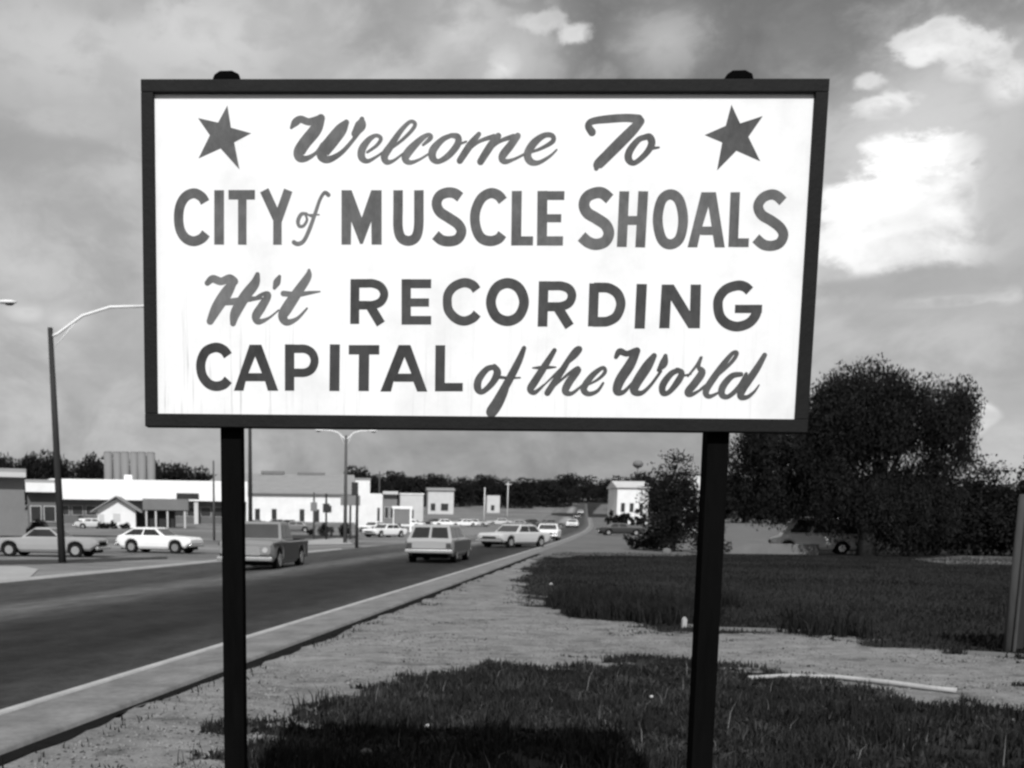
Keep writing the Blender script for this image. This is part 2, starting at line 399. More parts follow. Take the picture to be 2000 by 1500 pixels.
# parking side, left of the road
ribbon('parking_lot', -60, 480, [12.2, 16, 30, 60, 120, 240], [0]*6, 'lot', .008, label='pale worn parking lots along the far side of the road')
ribbon('far_kerb', -14, 60, [12.15, 12.2, 12.42, 12.46], [0, .07, .07, 0], 'pale_concrete', .01, label='pale kerb on the far side of the road')
def sheet(name, pix, mat, lift, label, n_sub=6, jag=.0, jscale=1., seed=1, world=None):
    P = world or [G(*p) for p in pix]; r = random.Random(seed); out = []
    for i in range(len(P)):
        a = P[i]; b = P[(i+1) % len(P)]; L = (b-a).length; n = max(1, min(200, int(L/(.22*jscale))))
        nn = Vector((-(b-a).y, (b-a).x, 0)).normalized()
        for k in range(n):
            q = a.lerp(b, k/n)
            if jag: q = q + nn*r.uniform(-jag, jag)
            out.append((q.x, q.y))
    from mathutils.geometry import tessellate_polygon
    tri = tessellate_polygon([[Vector((a, b, 0)) for a, b in out]])
    V = np.array([(a, b, z_at(a, b)+lift) for a, b in out])
    tri = np.array(tri)
    A = V[tri[:, 0]]; B = V[tri[:, 1]]; Cc = V[tri[:, 2]]
    nz = np.cross(B-A, Cc-A)[:, 2]; tri[nz < 0] = tri[nz < 0][:, ::-1]
    o = npmesh(name, V, tri, mat); tag(o, label, kind='structure')
    o['_poly'] = 0; del o['_poly']
    return o, out
sheet('driveway_apron', [(-60, 1149), (-60, 1108), (40, 1107), (75, 1113), (60, 1128)], 'pale_concrete', .03, 'bright concrete driveway apron at the far road edge')
grey('island_grass', .055, 1, .35, 1.0, .4, 12, spec=.05); grey('dusty', .14, 1, .3, .2, .3, 6, spec=.05)

gp = [(-30, 1492)] + [(x, 1478-.377*x) for x in range(60, 1000, 60)] + [(1010, 1100), (1052, 1088), (1030, 1110), (1018, 1135), (1035, 1165), (1055, 1185), (1130, 1203),
      (1200, 1215), (1270, 1228), (1330, 1236), (1410, 1236), (1500, 1238), (1620, 1244), (1700, 1262), (1800, 1270), (1900, 1276), (2080, 1290), (2150, 1400),
      (2010, 1420), (1960, 1400), (1900, 1375), (1780, 1362), (1700, 1345), (1620, 1332), (1500, 1322), (1420, 1308), (1330, 1300), (1260, 1284), (1180, 1290), (1110, 1308), (1030, 1300),
      (960, 1303), (900, 1322), (830, 1336), (760, 1334), (700, 1348), (640, 1380), (590, 1396), (540, 1408), (480, 1440), (430, 1452), (380, 1470), (350, 1500), (300, 1560), (150, 1640), (-200, 1640)]
gpoly = [(q.x, q.y) for q in (G(*q) for q in gp)]
def inside(poly, P):
    x, y = P[:, 0], P[:, 1]; c = np.zeros(len(P), bool); n = len(poly)
    for i in range(n):
        x1, y1 = poly[i]; x2, y2 = poly[(i+1) % n]
        if y1 == y2: continue
        k = ((y1 > y) != (y2 > y)) & (x < (x2-x1)*(y-y1)/(y2-y1)+x1); c ^= k
    return c
def vnoise(P, sc_, seed=0):
    r = np.random.default_rng(seed); g = r.random((64, 64)); q = P/sc_; i = np.floor(q).astype(int); f = q-i; f = f*f*(3-2*f)
    a = g[i[:, 0] % 64, i[:, 1] % 64]; b = g[(i[:, 0]+1) % 64, i[:, 1] % 64]; c = g[i[:, 0] % 64, (i[:, 1]+1) % 64]; d = g[(i[:, 0]+1) % 64, (i[:, 1]+1) % 64]
    return (a*(1-f[:, 0])+b*f[:, 0])*(1-f[:, 1]) + (c*(1-f[:, 0])+d*f[:, 0])*f[:, 1]
gx0, gy0, gst = -8.0, 1.0, .09; gnx, gny = 300, 640
gX, gY = np.meshgrid(gx0+gst*np.arange(gnx), gy0+gst*np.arange(gny))
gP = np.stack([gX.ravel(), gY.ravel()], 1)
msk = inside(gpoly, gP).reshape(gny, gnx).astype(float)
msk[((gP[:, 0]-K0.x)*KN.x + (gP[:, 1]-K0.y)*KN.y > -1.4).reshape(gny, gnx)] = 1
for it in range(2):
    for ax in (0, 1):
        kk = 4; cs = np.cumsum(np.insert(np.pad(msk, [(kk, kk) if i == ax else (0, 0) for i in (0, 1)], mode='edge'), 0, 0, axis=ax), axis=ax)
        msk = (np.take(cs, range(2*kk+1, cs.shape[ax]), ax)-np.take(cs, range(0, cs.shape[ax]-2*kk-1), ax))/(2*kk+1)
def field(P):
    u = ((P[:, 0]-gx0)/gst).clip(0, gnx-1.01); v = ((P[:, 1]-gy0)/gst).clip(0, gny-1.01); i = u.astype(int); j = v.astype(int); fu = u-i; fv = v-j
    m = (msk[j, i]*(1-fu)+msk[j, i+1]*fu)*(1-fv)+(msk[j+1, i]*(1-fu)+msk[j+1, i+1]*fu)*fv
    Q = P*np.array([1, 1.7])
    n = vnoise(Q, 1.3, 51)*.34 + vnoise(Q, .5, 52)*.36 + vnoise(Q, .2, 53)*.3
    e = 4*m*(1-m)
    return m + (n-.5)*(1.0 + 1.1*e)
fv_ = field(gP).reshape(gny, gnx)
edge = ((gP[:, 0]-K0.x)*KN.x + (gP[:, 1]-K0.y)*KN.y).reshape(gny, gnx)
ok = (edge < -.86)
okf = ok[:-1, :-1] & ok[1:, 1:] & ok[1:, :-1] & ok[:-1, 1:]
mx = np.maximum.reduce([msk[:-1, :-1], msk[1:, 1:], msk[1:, :-1], msk[:-1, 1:]])
okf &= (mx > .004) | (gY[:-1, :-1] < 13.5)
jj, ii = np.nonzero(okf); I0 = jj*gnx+ii
gV = np.stack([gP[:, 0], gP[:, 1], Hz(gP[:, 0], gP[:, 1]) + .0 + .012*(vnoise(gP, .6, 61)-.3)], 1)
Fq = np.stack([I0, I0+1, I0+gnx+1, I0+gnx], 1); used = np.unique(Fq); rm = np.zeros(len(gV), np.int64); rm[used] = np.arange(len(used))
GV = npmesh('gravel_verge', gV[used], rm[Fq], 'gravel', k=4); tag(GV, 'pale gravel verge beside the gutter, running out into weedy soil on the right', kind='structure'); GV.data.shade_smooth()
atr = GV.data.attributes.new('cover', 'FLOAT', 'POINT'); atr.data.foreach_set('value', fv_.ravel()[used].astype(np.float32))
sheet('dusty_ground', [(1035, 1082), (1090, 1050), (1150, 1010), (1175, 985), (1420, 990), (1640, 1040), (1640, 1060), (1420, 1078), (1320, 1086), (1140, 1086), (1090, 1090)], 'dusty', .02, 'pale dusty ground right of the road beyond the meadow', jag=.5, jscale=6, seed=9)
sheet('dirt_track', [(1780, 1092), (1880, 1086), (2100, 1090), (2100, 1104), (1850, 1102)], 'dusty', .01, 'faint pale track across the far right of the meadow', jag=.1, seed=4)

def blades(name, P, h, wd, mat, label, hv=.4, lean=.7, sink=.035):
    n = len(P); h = h*(1+hv*rng.standard_normal(n)).clip(.3, 2.2); a = rng.uniform(0, 2*np.pi, n); l = rng.uniform(0, lean, n)*h; la = rng.uniform(0, 2*np.pi, n)
    z = Hz(P[:, 0], P[:, 1]) - sink
    b = np.stack([P[:, 0], P[:, 1], z], 1); s = np.stack([np.cos(a), np.sin(a), 0*a], 1)*(wd*rng.uniform(.6, 1.4, n))[:, None]
    ld = np.stack([np.cos(la)*l, np.sin(la)*l, 0*l], 1); up = np.array([0, 0, 1.])
    m = b + ld*.3 + up*(h*.6)[:, None]; t = b + ld + up*(h*(1-.25*l/h))[:, None]
    V = np.stack([b-s, b+s, m-s*.6, m+s*.6, t], 1).reshape(-1, 3)
    k = np.arange(n)[:, None]*5
    Fc = np.concatenate([k+[0, 1, 3], k+[0, 3, 2], k+[2, 3, 4]])
    o = npmesh(name, V, Fc, mat); tag(o, label, 'grass', kind='stuff'); return o
grey('blade_dark', .016, .8, .8, 2.2, spec=.1); grey('blade_mid', .04, .8, .7, 2.5, spec=.1); grey('blade_meadow', .018, .8, .95, .28, spec=.05); grey('blade_dry', .14, .8, .4, 1.5, spec=.1)
def roadoff(P): return (P[:, 0]-K0.x)*KN.x + (P[:, 1]-K0.y)*KN.y
P = np.stack([rng.uniform(-3.2, 10, 330000), rng.uniform(3.5, 13.6, 330000)], 1)
P = P[(roadoff(P) < -1.1)]; fP = field(P)
cov = np.clip((.62-fP)/.3, 0, 1); near = P[:, 1] < 13.6
tuft = vnoise(P, .13, 71)*.6 + vnoise(P, .33, 72)*.4
keep = (cov > 0) & (tuft > .66-.34*cov)
Q = P[keep]; blades('foreground_weeds', Q[rng.random(len(Q)) < .75], .058, .0075, 'blade_dark', 'dark tufty weeds in the foreground under the sign', sink=.004)
P4 = P[(cov > .3) & (vnoise(P, .34, 41)*.6+vnoise(P, .11, 42)*.4 > .60)]; P4 = P4[rng.random(len(P4)) < .5]; blades('broad_weeds', P4, .05, .015, 'blade_mid', 'low broad leaved pale weeds in the foreground', lean=1.3, sink=.004)
P5 = P[(cov > .3) & (vnoise(P, .5, 43) > .5)]; P5 = P5[rng.random(len(P5)) < .22]; blades('foreground_grass', P5, .085, .005, 'blade_mid', 'taller lighter grass stems among the foreground weeds', sink=.004)
P6 = P[(cov > .6) & (P[:, 1] > 6.2) & (P[:, 1] < 9.2) & (vnoise(P, .3, 91) > .62)]; P6 = P6[rng.random(len(P6)) < .3]; blades('tall_clumps', P6, .15, .007, 'blade_dark', 'taller dark weed clumps along the edge of the sign shadow', sink=.004)
P3 = P[(cov > .5) & (rng.random(len(P)) < .0025)]; blades('dry_stems', P3, .17, .004, 'blade_dry', 'thin dry pale stems standing in the foreground weeds', lean=.9)
P = np.stack([rng.uniform(-4.5, 14, 200000), rng.uniform(4.5, 26, 200000)], 1); fP = field(P); P = P[(fP > .5) & (fP < .82) & (roadoff(P) < -1.1) & (vnoise(P, .12, 9)*.5+vnoise(P, .4, 8)*.5 > .56)]
blades('gravel_tufts', P, .028, .008, 'blade_dark', 'sparse low weeds growing through the gravel verge', sink=.004, lean=1.1)
P = np.stack([rng.uniform(-6, 12, 60000), rng.uniform(4.5, 30, 60000)], 1); ro = roadoff(P); P = P[(ro < -.93) & (ro > -1.25) & (vnoise(P, .3, 88) > .45)]
blades('trench_weeds', P, .05, .007, 'blade_dark', 'dark weeds growing in the gap beside the gutter', sink=.01)
# meadow
P = np.stack([rng.uniform(1.5, 34, 300000), 13 + 43*rng.random(300000)**1.5], 1)
P = P[(field(P) < .5) & (roadoff(P) < -1.6) & (P[:, 0]/P[:, 1] < .78)]; P = P[rng.random(len(P)) < .3+.9*vnoise(P*np.array([.6, 1]), 2.2, 6)]
blades('meadow_grass', P, .085, .013, 'blade_meadow', 'dark mown meadow grass behind the gravel')
P = np.stack([rng.uniform(3.4, 7.2, 26000), rng.uniform(15.2, 21.5, 26000)], 1); P = P[(field(P) < .45)]
keep = vnoise(P, 1.1, 5) > .45
blades('tall_weeds', P[keep], .30, .011, 'blade_dark', 'tall dark weeds clumped at the meadow corner behind the right post')
# gravel stones and litter
def stones(name, n, rmin, rmax, mat, label, region):
    V = []; Fc = []
    P = np.stack([rng.uniform(region[0], region[1], n*3), region[2]+(region[3]-region[2])*rng.random(n*3)**1.4], 1); P = P[(field(P) > .5) & (roadoff(P) < -1.1)][:n]
    oc = np.array([(1, 0, 0), (-1, 0, 0), (0, 1, 0), (0, -1, 0), (0, 0, 1), (0, 0, -1)], float)
    fc = np.array([(0, 2, 4), (2, 1, 4), (1, 3, 4), (3, 0, 4), (2, 0, 5), (1, 2, 5), (3, 1, 5), (0, 3, 5)])
    n = len(P); R_ = rng.uniform(rmin, rmax, n)
    sc3 = rng.uniform(.6, 1.3, (n, 6, 1)); v = oc[None]*sc3*R_[:, None, None]*np.array([1, 1, .6])
    a = rng.uniform(0, 6.28, n); ca, sa = np.cos(a), np.sin(a)
    x = v[:, :, 0]*ca[:, None]-v[:, :, 1]*sa[:, None]; y = v[:, :, 0]*sa[:, None]+v[:, :, 1]*ca[:, None]
    v = np.stack([x+P[:, 0:1], y+P[:, 1:2], v[:, :, 2]+Hz(P[:, 0], P[:, 1])[:, None]+.003], 2)
    o = npmesh(name, v.reshape(-1, 3), (np.arange(n)[:, None, None]*6+fc[None]).reshape(-1, 3), mat); tag(o, label, 'gravel', kind='stuff')
grey('stone', .22, .9, .5, 3, spec=.1); grey('stone_dark', .07, .9, .5, 3, spec=.1)
stones('loose_stones', 14000, .006, .018, 'stone', 'small pale loose stones lying on the gravel verge', (-4.5, 9, 4.5, 22))
stones('dark_stones', 5000, .006, .016, 'stone_dark', 'small dark stones lying on the gravel verge', (-4.5, 9, 4.5, 20))

# ------------------------------------------------------------------ the welcome sign
grey('frame_paint', .010, .7, .3, 6, .2, 60, spec=.15, stretch=(1, 1, 1)); grey('post_wood', .004, .95, .4, 5, .4, 40, spec=.01, stretch=(1, 1, .15))
SC = Vector((.3946, 4.2032, 2.5629)); SRZ = -.0315; SRX = -.0266
SW, SH = 2.5, 1.249
sign = empty('welcome_sign', (SC.x, SC.y, 0), SRZ, 'large white painted city welcome sign in a dark frame on two black posts', 'sign')
MS = Matrix.Translation(SC) @ Matrix.Rotation(SRZ, 4, 'Z') @ Matrix.Rotation(SRX, 4, 'X')
MSi = MS.inverted()
bpy.context.view_layer.update()
def signpart(mb, name, mat, smooth=False, bevel=0.):
    o = mb.build(name, mat, None, smooth, bevel=bevel); o.parent = sign
    o.matrix_parent_inverse = sign.matrix_world.inverted(); o.matrix_world = MS; return o
fwid = .047
signpart(MB().box(-SW/2+fwid-.004, SW/2-fwid+.004, .0, .014, -SH/2+fwid-.004, SH/2-fwid+.004), 'panel', 'sign_panel')
signpart(MB().box(-SW/2, SW/2, -.022, .028, SH/2-fwid+.002, SH/2), 'frame_rail', 'frame_paint', bevel=.003)
signpart(MB().box(-SW/2, SW/2, -.022, .028, -SH/2, -SH/2+fwid+.002), 'frame_rail', 'frame_paint', bevel=.003)
signpart(MB().box(-SW/2, -SW/2+fwid-.001, -.0215, .0275, -SH/2+fwid+.002, SH/2-fwid+.002), 'frame_stile', 'frame_paint', bevel=.003)
signpart(MB().box(SW/2-fwid+.001, SW/2, -.0215, .0275, -SH/2+fwid+.002, SH/2-fwid+.002), 'frame_stile', 'frame_paint', bevel=.003)
def onplane(px, py, off=0.):
    """sign-local point where the ray through a pixel meets the board"""
    o = MSi @ Vector((0, 0, EYE)); d = MSi.to_3x3() @ ray(px, py)
    t = (off - o.y)/d.y; return o + d*t
# posts, behind the frame
for (pxa, pya, pxb, pyb, tx, ty) in ((451, 845, 458, 1500, 443, 147), (1404, 852, 1371, 1500, 1443, 147)):
    a = onplane(pxa, pya, .03); b = onplane(pxb, pyb, .03); hw = .041
    t = (b-a)/(b.z-a.z); bz = -SC.z-.35
    bot = a + t*(bz-a.z); top = onplane(tx, ty, .03); top.z = SH/2+.004; top.x = onplane(tx, ty, .03).x
    top.x = a.x + (a.x-bot.x)*(top.z-a.z)/(a.z-bz)*.3 if False else a.x*(1)+(onplane(tx, ty).x-a.x)
    mb = MB(); vs = []
    for p in (bot, a, top):
        for (dx, dy) in ((-hw, .0295), (hw, .0295), (hw, .0295+2*hw), (-hw, .0295+2*hw)): vs.append((p.x+dx, dy, p.z))
    mb.add(vs, [(3, 2, 1, 0), (8, 9, 10, 11)] + [(i*4+k, i*4+(k+1) % 4, i*4+4+(k+1) % 4, i*4+4+k) for i in range(2) for k in range(4)])
    signpart(mb, 'post', 'post_wood', bevel=.004)
    cm = MB().prism([(top.x-.052, SH/2+.0035), (top.x+.052, SH/2+.0035), (top.x+.046, SH/2+.022), (top.x+.02, SH/2+.034), (top.x-.025, SH/2+.033), (top.x-.045, SH/2+.02)], 'y', -.012, .112)
    signpart(cm, 'post_cap', 'post_wood', bevel=.004)

# lettering: brush strokes given on the four enlargements a sign painter's layout was measured from
CR = {5: (300, 190, 3.0303), 6: (900, 190, 2.7778), 7: (300, 500, 3.0303), 8: (900, 500, 2.7778)}
def tp(c, x, y):
    a = CR[c]; p = onplane(a[0]+x/a[2], a[1]+y/a[2]); return (p.x, p.z)
def catmull(P, n=7, closed=False):
    P = [np.array(p, float) for p in P]; out = []
    m = len(P)
    for i in range(m if closed else m-1):
        if closed: a, b, c, d = P[(i-1) % m], P[i], P[(i+1) % m], P[(i+2) % m]
        else: a, b, c, d = P[max(i-1, 0)], P[i], P[i+1], P[min(i+2, m-1)]
        for k in range(n):
            t = k/n; out.append(.5*((2*b)+(c-a)*t+(2*a-5*b+4*c-d)*t*t+(3*b-a-3*c+d)*t**3))
    out.append(P[0] if closed else P[-1]); return out
def stroke(mb, c, pts, wd=None, smooth=True, cap=True, closed=False, lvl=0):
    pts = [(p[0], p[1], p[2] if len(p) > 2 else wd) for p in pts]
    Q = catmull(pts, 7, closed) if smooth and len(pts) > 2 else [np.array(p, float) for p in pts]
    k = CR[c][2]; sc_ = 1/(k*536.)
    L = [(tp(c, q[0], q[1]), max(q[2], 5)*sc_) for q in Q]
    y = -.0006 - .00025*lvl
    n = len(L); ls = []; rs = []
    for i in range(n):
        (x, z), wv = L[i]
        if closed: a = L[(i-1) % (n-1)][0]; b = L[(i+1) % (n-1)][0]
        else: a = L[max(i-1, 0)][0]; b = L[min(i+1, n-1)][0]
        dx, dz = b[0]-a[0], b[1]-a[1]; l = math.hypot(dx, dz) or 1e-6; nx_, nz_ = -dz/l*wv/2, dx/l*wv/2
        yy = y - .00035*i/n
        ls.append((x+nx_, yy, z+nz_)); rs.append((x-nx_, yy, z-nz_))
    vs = ls+rs+[(a[0], .0, a[2]) for a in ls+rs]
    fs = [(i, i+1, n+i+1, n+i) for i in range(n-1)] + [(i+1, i, 2*n+i, 2*n+i+1) for i in range(n-1)] + [(n+i, n+i+1, 3*n+i+1, 3*n+i) for i in range(n-1)]
    if not closed: fs += [(0, n, 3*n, 2*n), (2*n-1, n-1, 3*n-1, 4*n-1)]
    mb.add(vs, fs)
    if cap and not closed:
        for (idx, s) in ((0, -1), (n-1, 1)):
            (x, z), wv = L[idx]; a = L[1 if idx == 0 else n-2][0]
            ang = math.atan2(z-a[1], x-a[0]); yy = y-.0004 if idx else y+.0001
            r = wv/2; vs = [(x, yy, z)] + [(x+r*math.cos(ang+t), yy, z+r*math.sin(ang+t)) for t in np.linspace(-math.pi/2, math.pi/2, 9)]
            mb.add(vs, [(0, i+1, i+2) for i in range(8)])
def poly(mb, c, pts, lvl=0):
    from mathutils.geometry import tessellate_polygon
    P = [tp(c, *p) for p in pts]; n = len(P); y = -.0008-.00025*lvl
    tri = tessellate_polygon([[Vector((a, b, 0)) for a, b in P]])
    mb.add([(a, y, b) for a, b in P]+[(a, 0, b) for a, b in P], [tuple(t) for t in tri]+[(i, (i+1) % n, n+(i+1) % n, n+i) for i in range(n)])
def letter(c, strokes, paint, name='letter'):
    mb = MB(); lv = 0
    for s in strokes:
        k = s[0]
        if k == 'P': poly(mb, c, s[1], lv)
        elif k == 'L': stroke(mb, c, s[1], s[2], False, False, lvl=lv)          # straight, butt ended
        elif k == 'S': stroke(mb, c, s[1], s[2], True, False, lvl=lv)           # smooth, butt ended
        elif k == 'O': stroke(mb, c, s[1], s[2], True, False, True, lvl=lv)     # closed ring
        elif k == 'B': stroke(mb, c, s[1], None, True, True, lvl=lv)            # brush
        lv += 1
    return signpart(mb, name, PAINT[paint])
letter(5, [('P', [(437, 48), (458, 180), (577, 213), (477, 267), (508, 427), (397, 303), (266, 362), (333, 225), (263, 123), (382, 150)])], 1, 'star')
letter(6, [('P', [(1468, 40), (1515, 142), (1638, 102), (1560, 215), (1624, 347), (1495, 290), (1390, 397), (1418, 245), (1323, 205), (1437, 155)])], 3, 'star')
# Welcome
letter(5, [('B', [(815, 180, 18), (838, 150, 45), (870, 130, 42), (920, 145, 42), (985, 130, 50)]), ('B', [(990, 125, 50), (960, 190, 72), (895, 270, 72), (862, 325, 70), (868, 358, 52), (905, 362, 32), (960, 330, 20), (1000, 280, 26)]),
           ('B', [(1140, 150, 36), (1110, 190, 70), (1050, 265, 78), (1000, 330, 74), (1015, 365, 48), (1055, 362, 36), (1120, 320, 26), (1190, 240, 22), (1225, 190, 26)]), ('B', [(1233, 130, 30), (1225, 165, 66), (1190, 215, 40)])], 0)
letter(5, [('B', [(1265, 325, 16), (1320, 285, 20), (1345, 245, 24), (1318, 226, 22), (1275, 250, 34), (1235, 305, 46), (1232, 355, 44), (1265, 378, 26), (1318, 352, 16), (1365, 318, 12)])], 0)
letter(5, [('B', [(1365, 330, 14), (1450, 270, 18), (1520, 205, 22), (1548, 160, 24), (1518, 145, 22), (1462, 200, 30), (1405, 285, 42), (1367, 345, 46), (1380, 382, 34), (1420, 375, 18), (1480, 330, 12)])], 0)
letter(5, [('B', [(1595, 282, 16), (1640, 240, 28), (1625, 222, 24), (1580, 250, 36), (1515, 315, 50), (1490, 360, 46), (1515, 386, 28), (1570, 370, 16), (1635, 330, 12)])], 0)
letter(5, [('B', [(1765, 225, 26), (1710, 250, 34), (1655, 310, 48), (1652, 358, 44), (1685, 380, 30), (1745, 345, 38), (1798, 280, 42), (1800, 235, 38), (1760, 225, 26)]), ('B', [(1790, 285, 16), (1850, 262, 12)])], 0)
letter(6, [('B', [(98, 200, 26), (50, 260, 40), (-5, 343, 36)]), ('B', [(0, 330, 12), (90, 245, 18), (180, 212, 26)]), ('B', [(203, 210, 34), (160, 265, 42), (107, 348, 38)]), ('B', [(120, 325, 12), (200, 245, 18), (285, 212, 26)]),
           ('B', [(308, 210, 34), (270, 260, 42), (225, 320, 42), (240, 348, 28), (290, 335, 14), (350, 305, 12)])], 0)
letter(6, [('B', [(355, 305, 12), (430, 280, 18), (498, 240, 26), (495, 208, 26), (450, 208, 30), (395, 250, 42), (362, 308, 42), (378, 348, 38), (420, 355, 24), (480, 322, 16), (520, 285, 10)])], 0)
letter(6, [('B', [(712, 190, 42), (692, 155, 38), (715, 130, 36), (800, 118, 42), (900, 112, 42), (965, 118, 46)]), ('B', [(975, 130, 44), (930, 180, 56), (860, 250, 60), (795, 315, 58), (745, 365, 54), (735, 385, 26)])], 1)
letter(6, [('B', [(1010, 215, 30), (965, 230, 32), (917, 290, 40), (910, 335, 40), (942, 356, 28), (1000, 310, 32), (1035, 255, 40), (1025, 217, 38), (1000, 214, 28)]), ('B', [(1030, 278, 20), (1075, 272, 10)])], 1)
# CITY of
letter(5, [('S', [(305, 622), (285, 590), (240, 568), (190, 588), (158, 640), (148, 712), (158, 785), (190, 834), (238, 852), (285, 835), (310, 805)], 58)], 1)
letter(5, [('L', [(388, 550), (388, 872)], 60)], 1)
letter(5, [('L', [(443, 577), (600, 577)], 55), ('L', [(525, 575), (525, 872)], 52)], 1)
letter(5, [('L', [(655, 550), (740, 735)], 56), ('L', [(797, 550), (732, 735)], 54), ('L', [(733, 700), (733, 872)], 52)], 1)
letter(5, [('B', [(905, 690, 18), (875, 692, 22), (855, 730, 24), (862, 762, 20), (888, 760, 18), (908, 725, 16), (900, 692, 12), (935, 705, 12)])], 0)
letter(5, [('B', [(1035, 578, 26), (1012, 565, 22), (985, 605, 20), (957, 685, 22), (925, 775, 24), (890, 848, 24), (855, 868, 26), (830, 858, 26)]), ('B', [(900, 695, 10), (980, 695, 8)])], 0)
# MUSCLE
letter(5, [('P', [(1112, 550), (1172, 550), (1232, 712), (1288, 550), (1350, 550), (1350, 872), (1290, 872), (1288, 735), (1238, 868), (1222, 868), (1170, 735), (1168, 872), (1112, 872)])], 1)
letter(5, [('S', [(1447, 550), (1447, 650), (1447, 770), (1465, 830), (1508, 850), (1550, 830), (1568, 770), (1570, 650), (1570, 550)], 58)], 1)
letter(5, [('S', [(1815, 592), (1780, 568), (1735, 565), (1692, 585), (1675, 630), (1695, 678), (1750, 715), (1802, 752), (1822, 795), (1800, 838), (1755, 852), (1705, 845), (1668, 815)], 60)], 1)
letter(6, [('S', [(228, 562), (203, 532), (162, 520), (115, 545), (85, 600), (76, 657), (86, 720), (113, 765), (160, 780), (203, 768), (225, 742)], 54)], 1)
letter(6, [('L', [(304, 508), (300, 804)], 55), ('L', [(300, 779), (392, 779)], 48)], 1)
letter(6, [('L', [(443, 508), (440, 804)], 55), ('L', [(440, 533), (562, 533)], 46), ('L', [(440, 656), (545, 656)], 42), ('L', [(440, 779), (554, 779)], 48)], 1)
# SHOALS
letter(6, [('S', [(808, 552), (772, 522), (735, 518), (688, 538), (668, 580), (685, 625), (735, 657), (785, 692), (803, 738), (783, 782), (735, 798), (690, 785), (655, 755)], 60)], 1)
letter(6, [('L', [(887, 510), (873, 812)], 54), ('L', [(990, 510), (973, 814)], 54), ('L', [(882, 668), (982, 668)], 46)], 1)
letter(6, [('O', [(1137, 527), (1185, 560), (1206, 662), (1187, 765), (1135, 798), (1088, 765), (1068, 662), (1089, 560)], 54)], 1)
letter(6, [('P', [(1305, 515), (1345, 515), (1345, 590), (1310, 702), (1310, 745), (1298, 745), (1283, 814), (1230, 814)]), ('P', [(1343, 515), (1384, 515), (1432, 814), (1378, 814), (1367, 745), (1361, 702), (1343, 590)]), ('L', [(1305, 724), (1372, 724)], 44)], 1)
letter(6, [('L', [(1489, 515), (1477, 812)], 52), ('L', [(1477, 789), (1562, 789)], 46)], 1)
letter(6, [('S', [(1748, 565), (1715, 535), (1680, 528), (1637, 547), (1613, 590), (1632, 637), (1685, 670), (1732, 707), (1750, 748), (1730, 790), (1685, 806), (1640, 798), (1600, 765)], 54)], 1)
# Hit
letter(7, [('B', [(318, 160, 34), (350, 135, 46), (400, 150, 46), (450, 130, 44), (480, 150, 44)]), ('B', [(478, 145, 42), (430, 220, 72), (375, 305, 68), (335, 385, 44)]), ('B', [(615, 110, 30), (598, 165, 58), (540, 240, 64), (485, 335, 62), (470, 398, 36)]),
           ('B', [(390, 275, 34), (480, 268, 40), (560, 255, 32), (640, 248, 14)])], 0)
letter(7, [('B', [(575, 265, 12), (640, 228, 22), (678, 232, 40), (640, 300, 54), (607, 355, 54), (622, 388, 38), (680, 368, 16), (740, 320, 10)]), ('B', [(745, 122, 22), (730, 155, 44), (715, 188, 22)])], 0)
letter(7, [('B', [(920, 85, 20), (912, 125, 46), (855, 210, 60), (795, 300, 68), (765, 355, 60), (790, 392, 42), (850, 370, 22), (908, 310, 12)]), ('B', [(768, 222, 34), (850, 228, 30), (920, 218, 22), (985, 210, 8)])], 0)
# RECORDING
letter(7, [('L', [(1192, 137), (1190, 402)], 55), ('S', [(1192, 162), (1250, 162), (1300, 163), (1345, 183), (1365, 226), (1345, 270), (1300, 290), (1250, 291), (1192, 291)], 50), ('L', [(1275, 285), (1345, 402)], 56)], 2)
letter(7, [('L', [(1495, 137), (1495, 406)], 57), ('L', [(1495, 164), (1643, 164)], 52), ('L', [(1495, 275), (1630, 275)], 48), ('L', [(1495, 380), (1643, 380)], 50)], 2)
letter(7, [('S', [(1912, 202), (1888, 172), (1838, 158), (1780, 180), (1745, 222), (1738, 272), (1748, 325), (1790, 370), (1840, 385), (1890, 367), (1915, 340)], 55)], 2)
letter(8, [('O', [(253, 147), (315, 175), (343, 250), (315, 325), (253, 353), (190, 325), (163, 250), (191, 175)], 55)], 2)
letter(8, [('L', [(450, 137), (443, 383)], 54), ('S', [(450, 161), (500, 162), (548, 163), (588, 180), (603, 216), (586, 255), (545, 273), (500, 275), (450, 275)], 48), ('L', [(520, 270), (590, 382)], 53)], 2)
letter(8, [('L', [(724, 148), (716, 382)], 54), ('S', [(722, 171), (762, 171), (805, 175), (850, 205), (868, 262), (845, 325), (800, 353), (760, 357), (718, 357)], 52)], 2)
letter(8, [('L', [(982, 152), (970, 394)], 57)], 2)
letter(8, [('P', [(1090, 155), (1155, 155), (1243, 300), (1247, 155), (1303, 155), (1297, 392), (1235, 392), (1140, 240), (1132, 392), (1076, 392)])], 2)
letter(8, [('S', [(1567, 190), (1542, 168), (1502, 160), (1440, 180), (1402, 225), (1395, 275), (1408, 330), (1445, 368), (1500, 383), (1560, 365), (1597, 325), (1608, 285)], 53), ('L', [(1487, 287), (1634, 287)], 44)], 2)
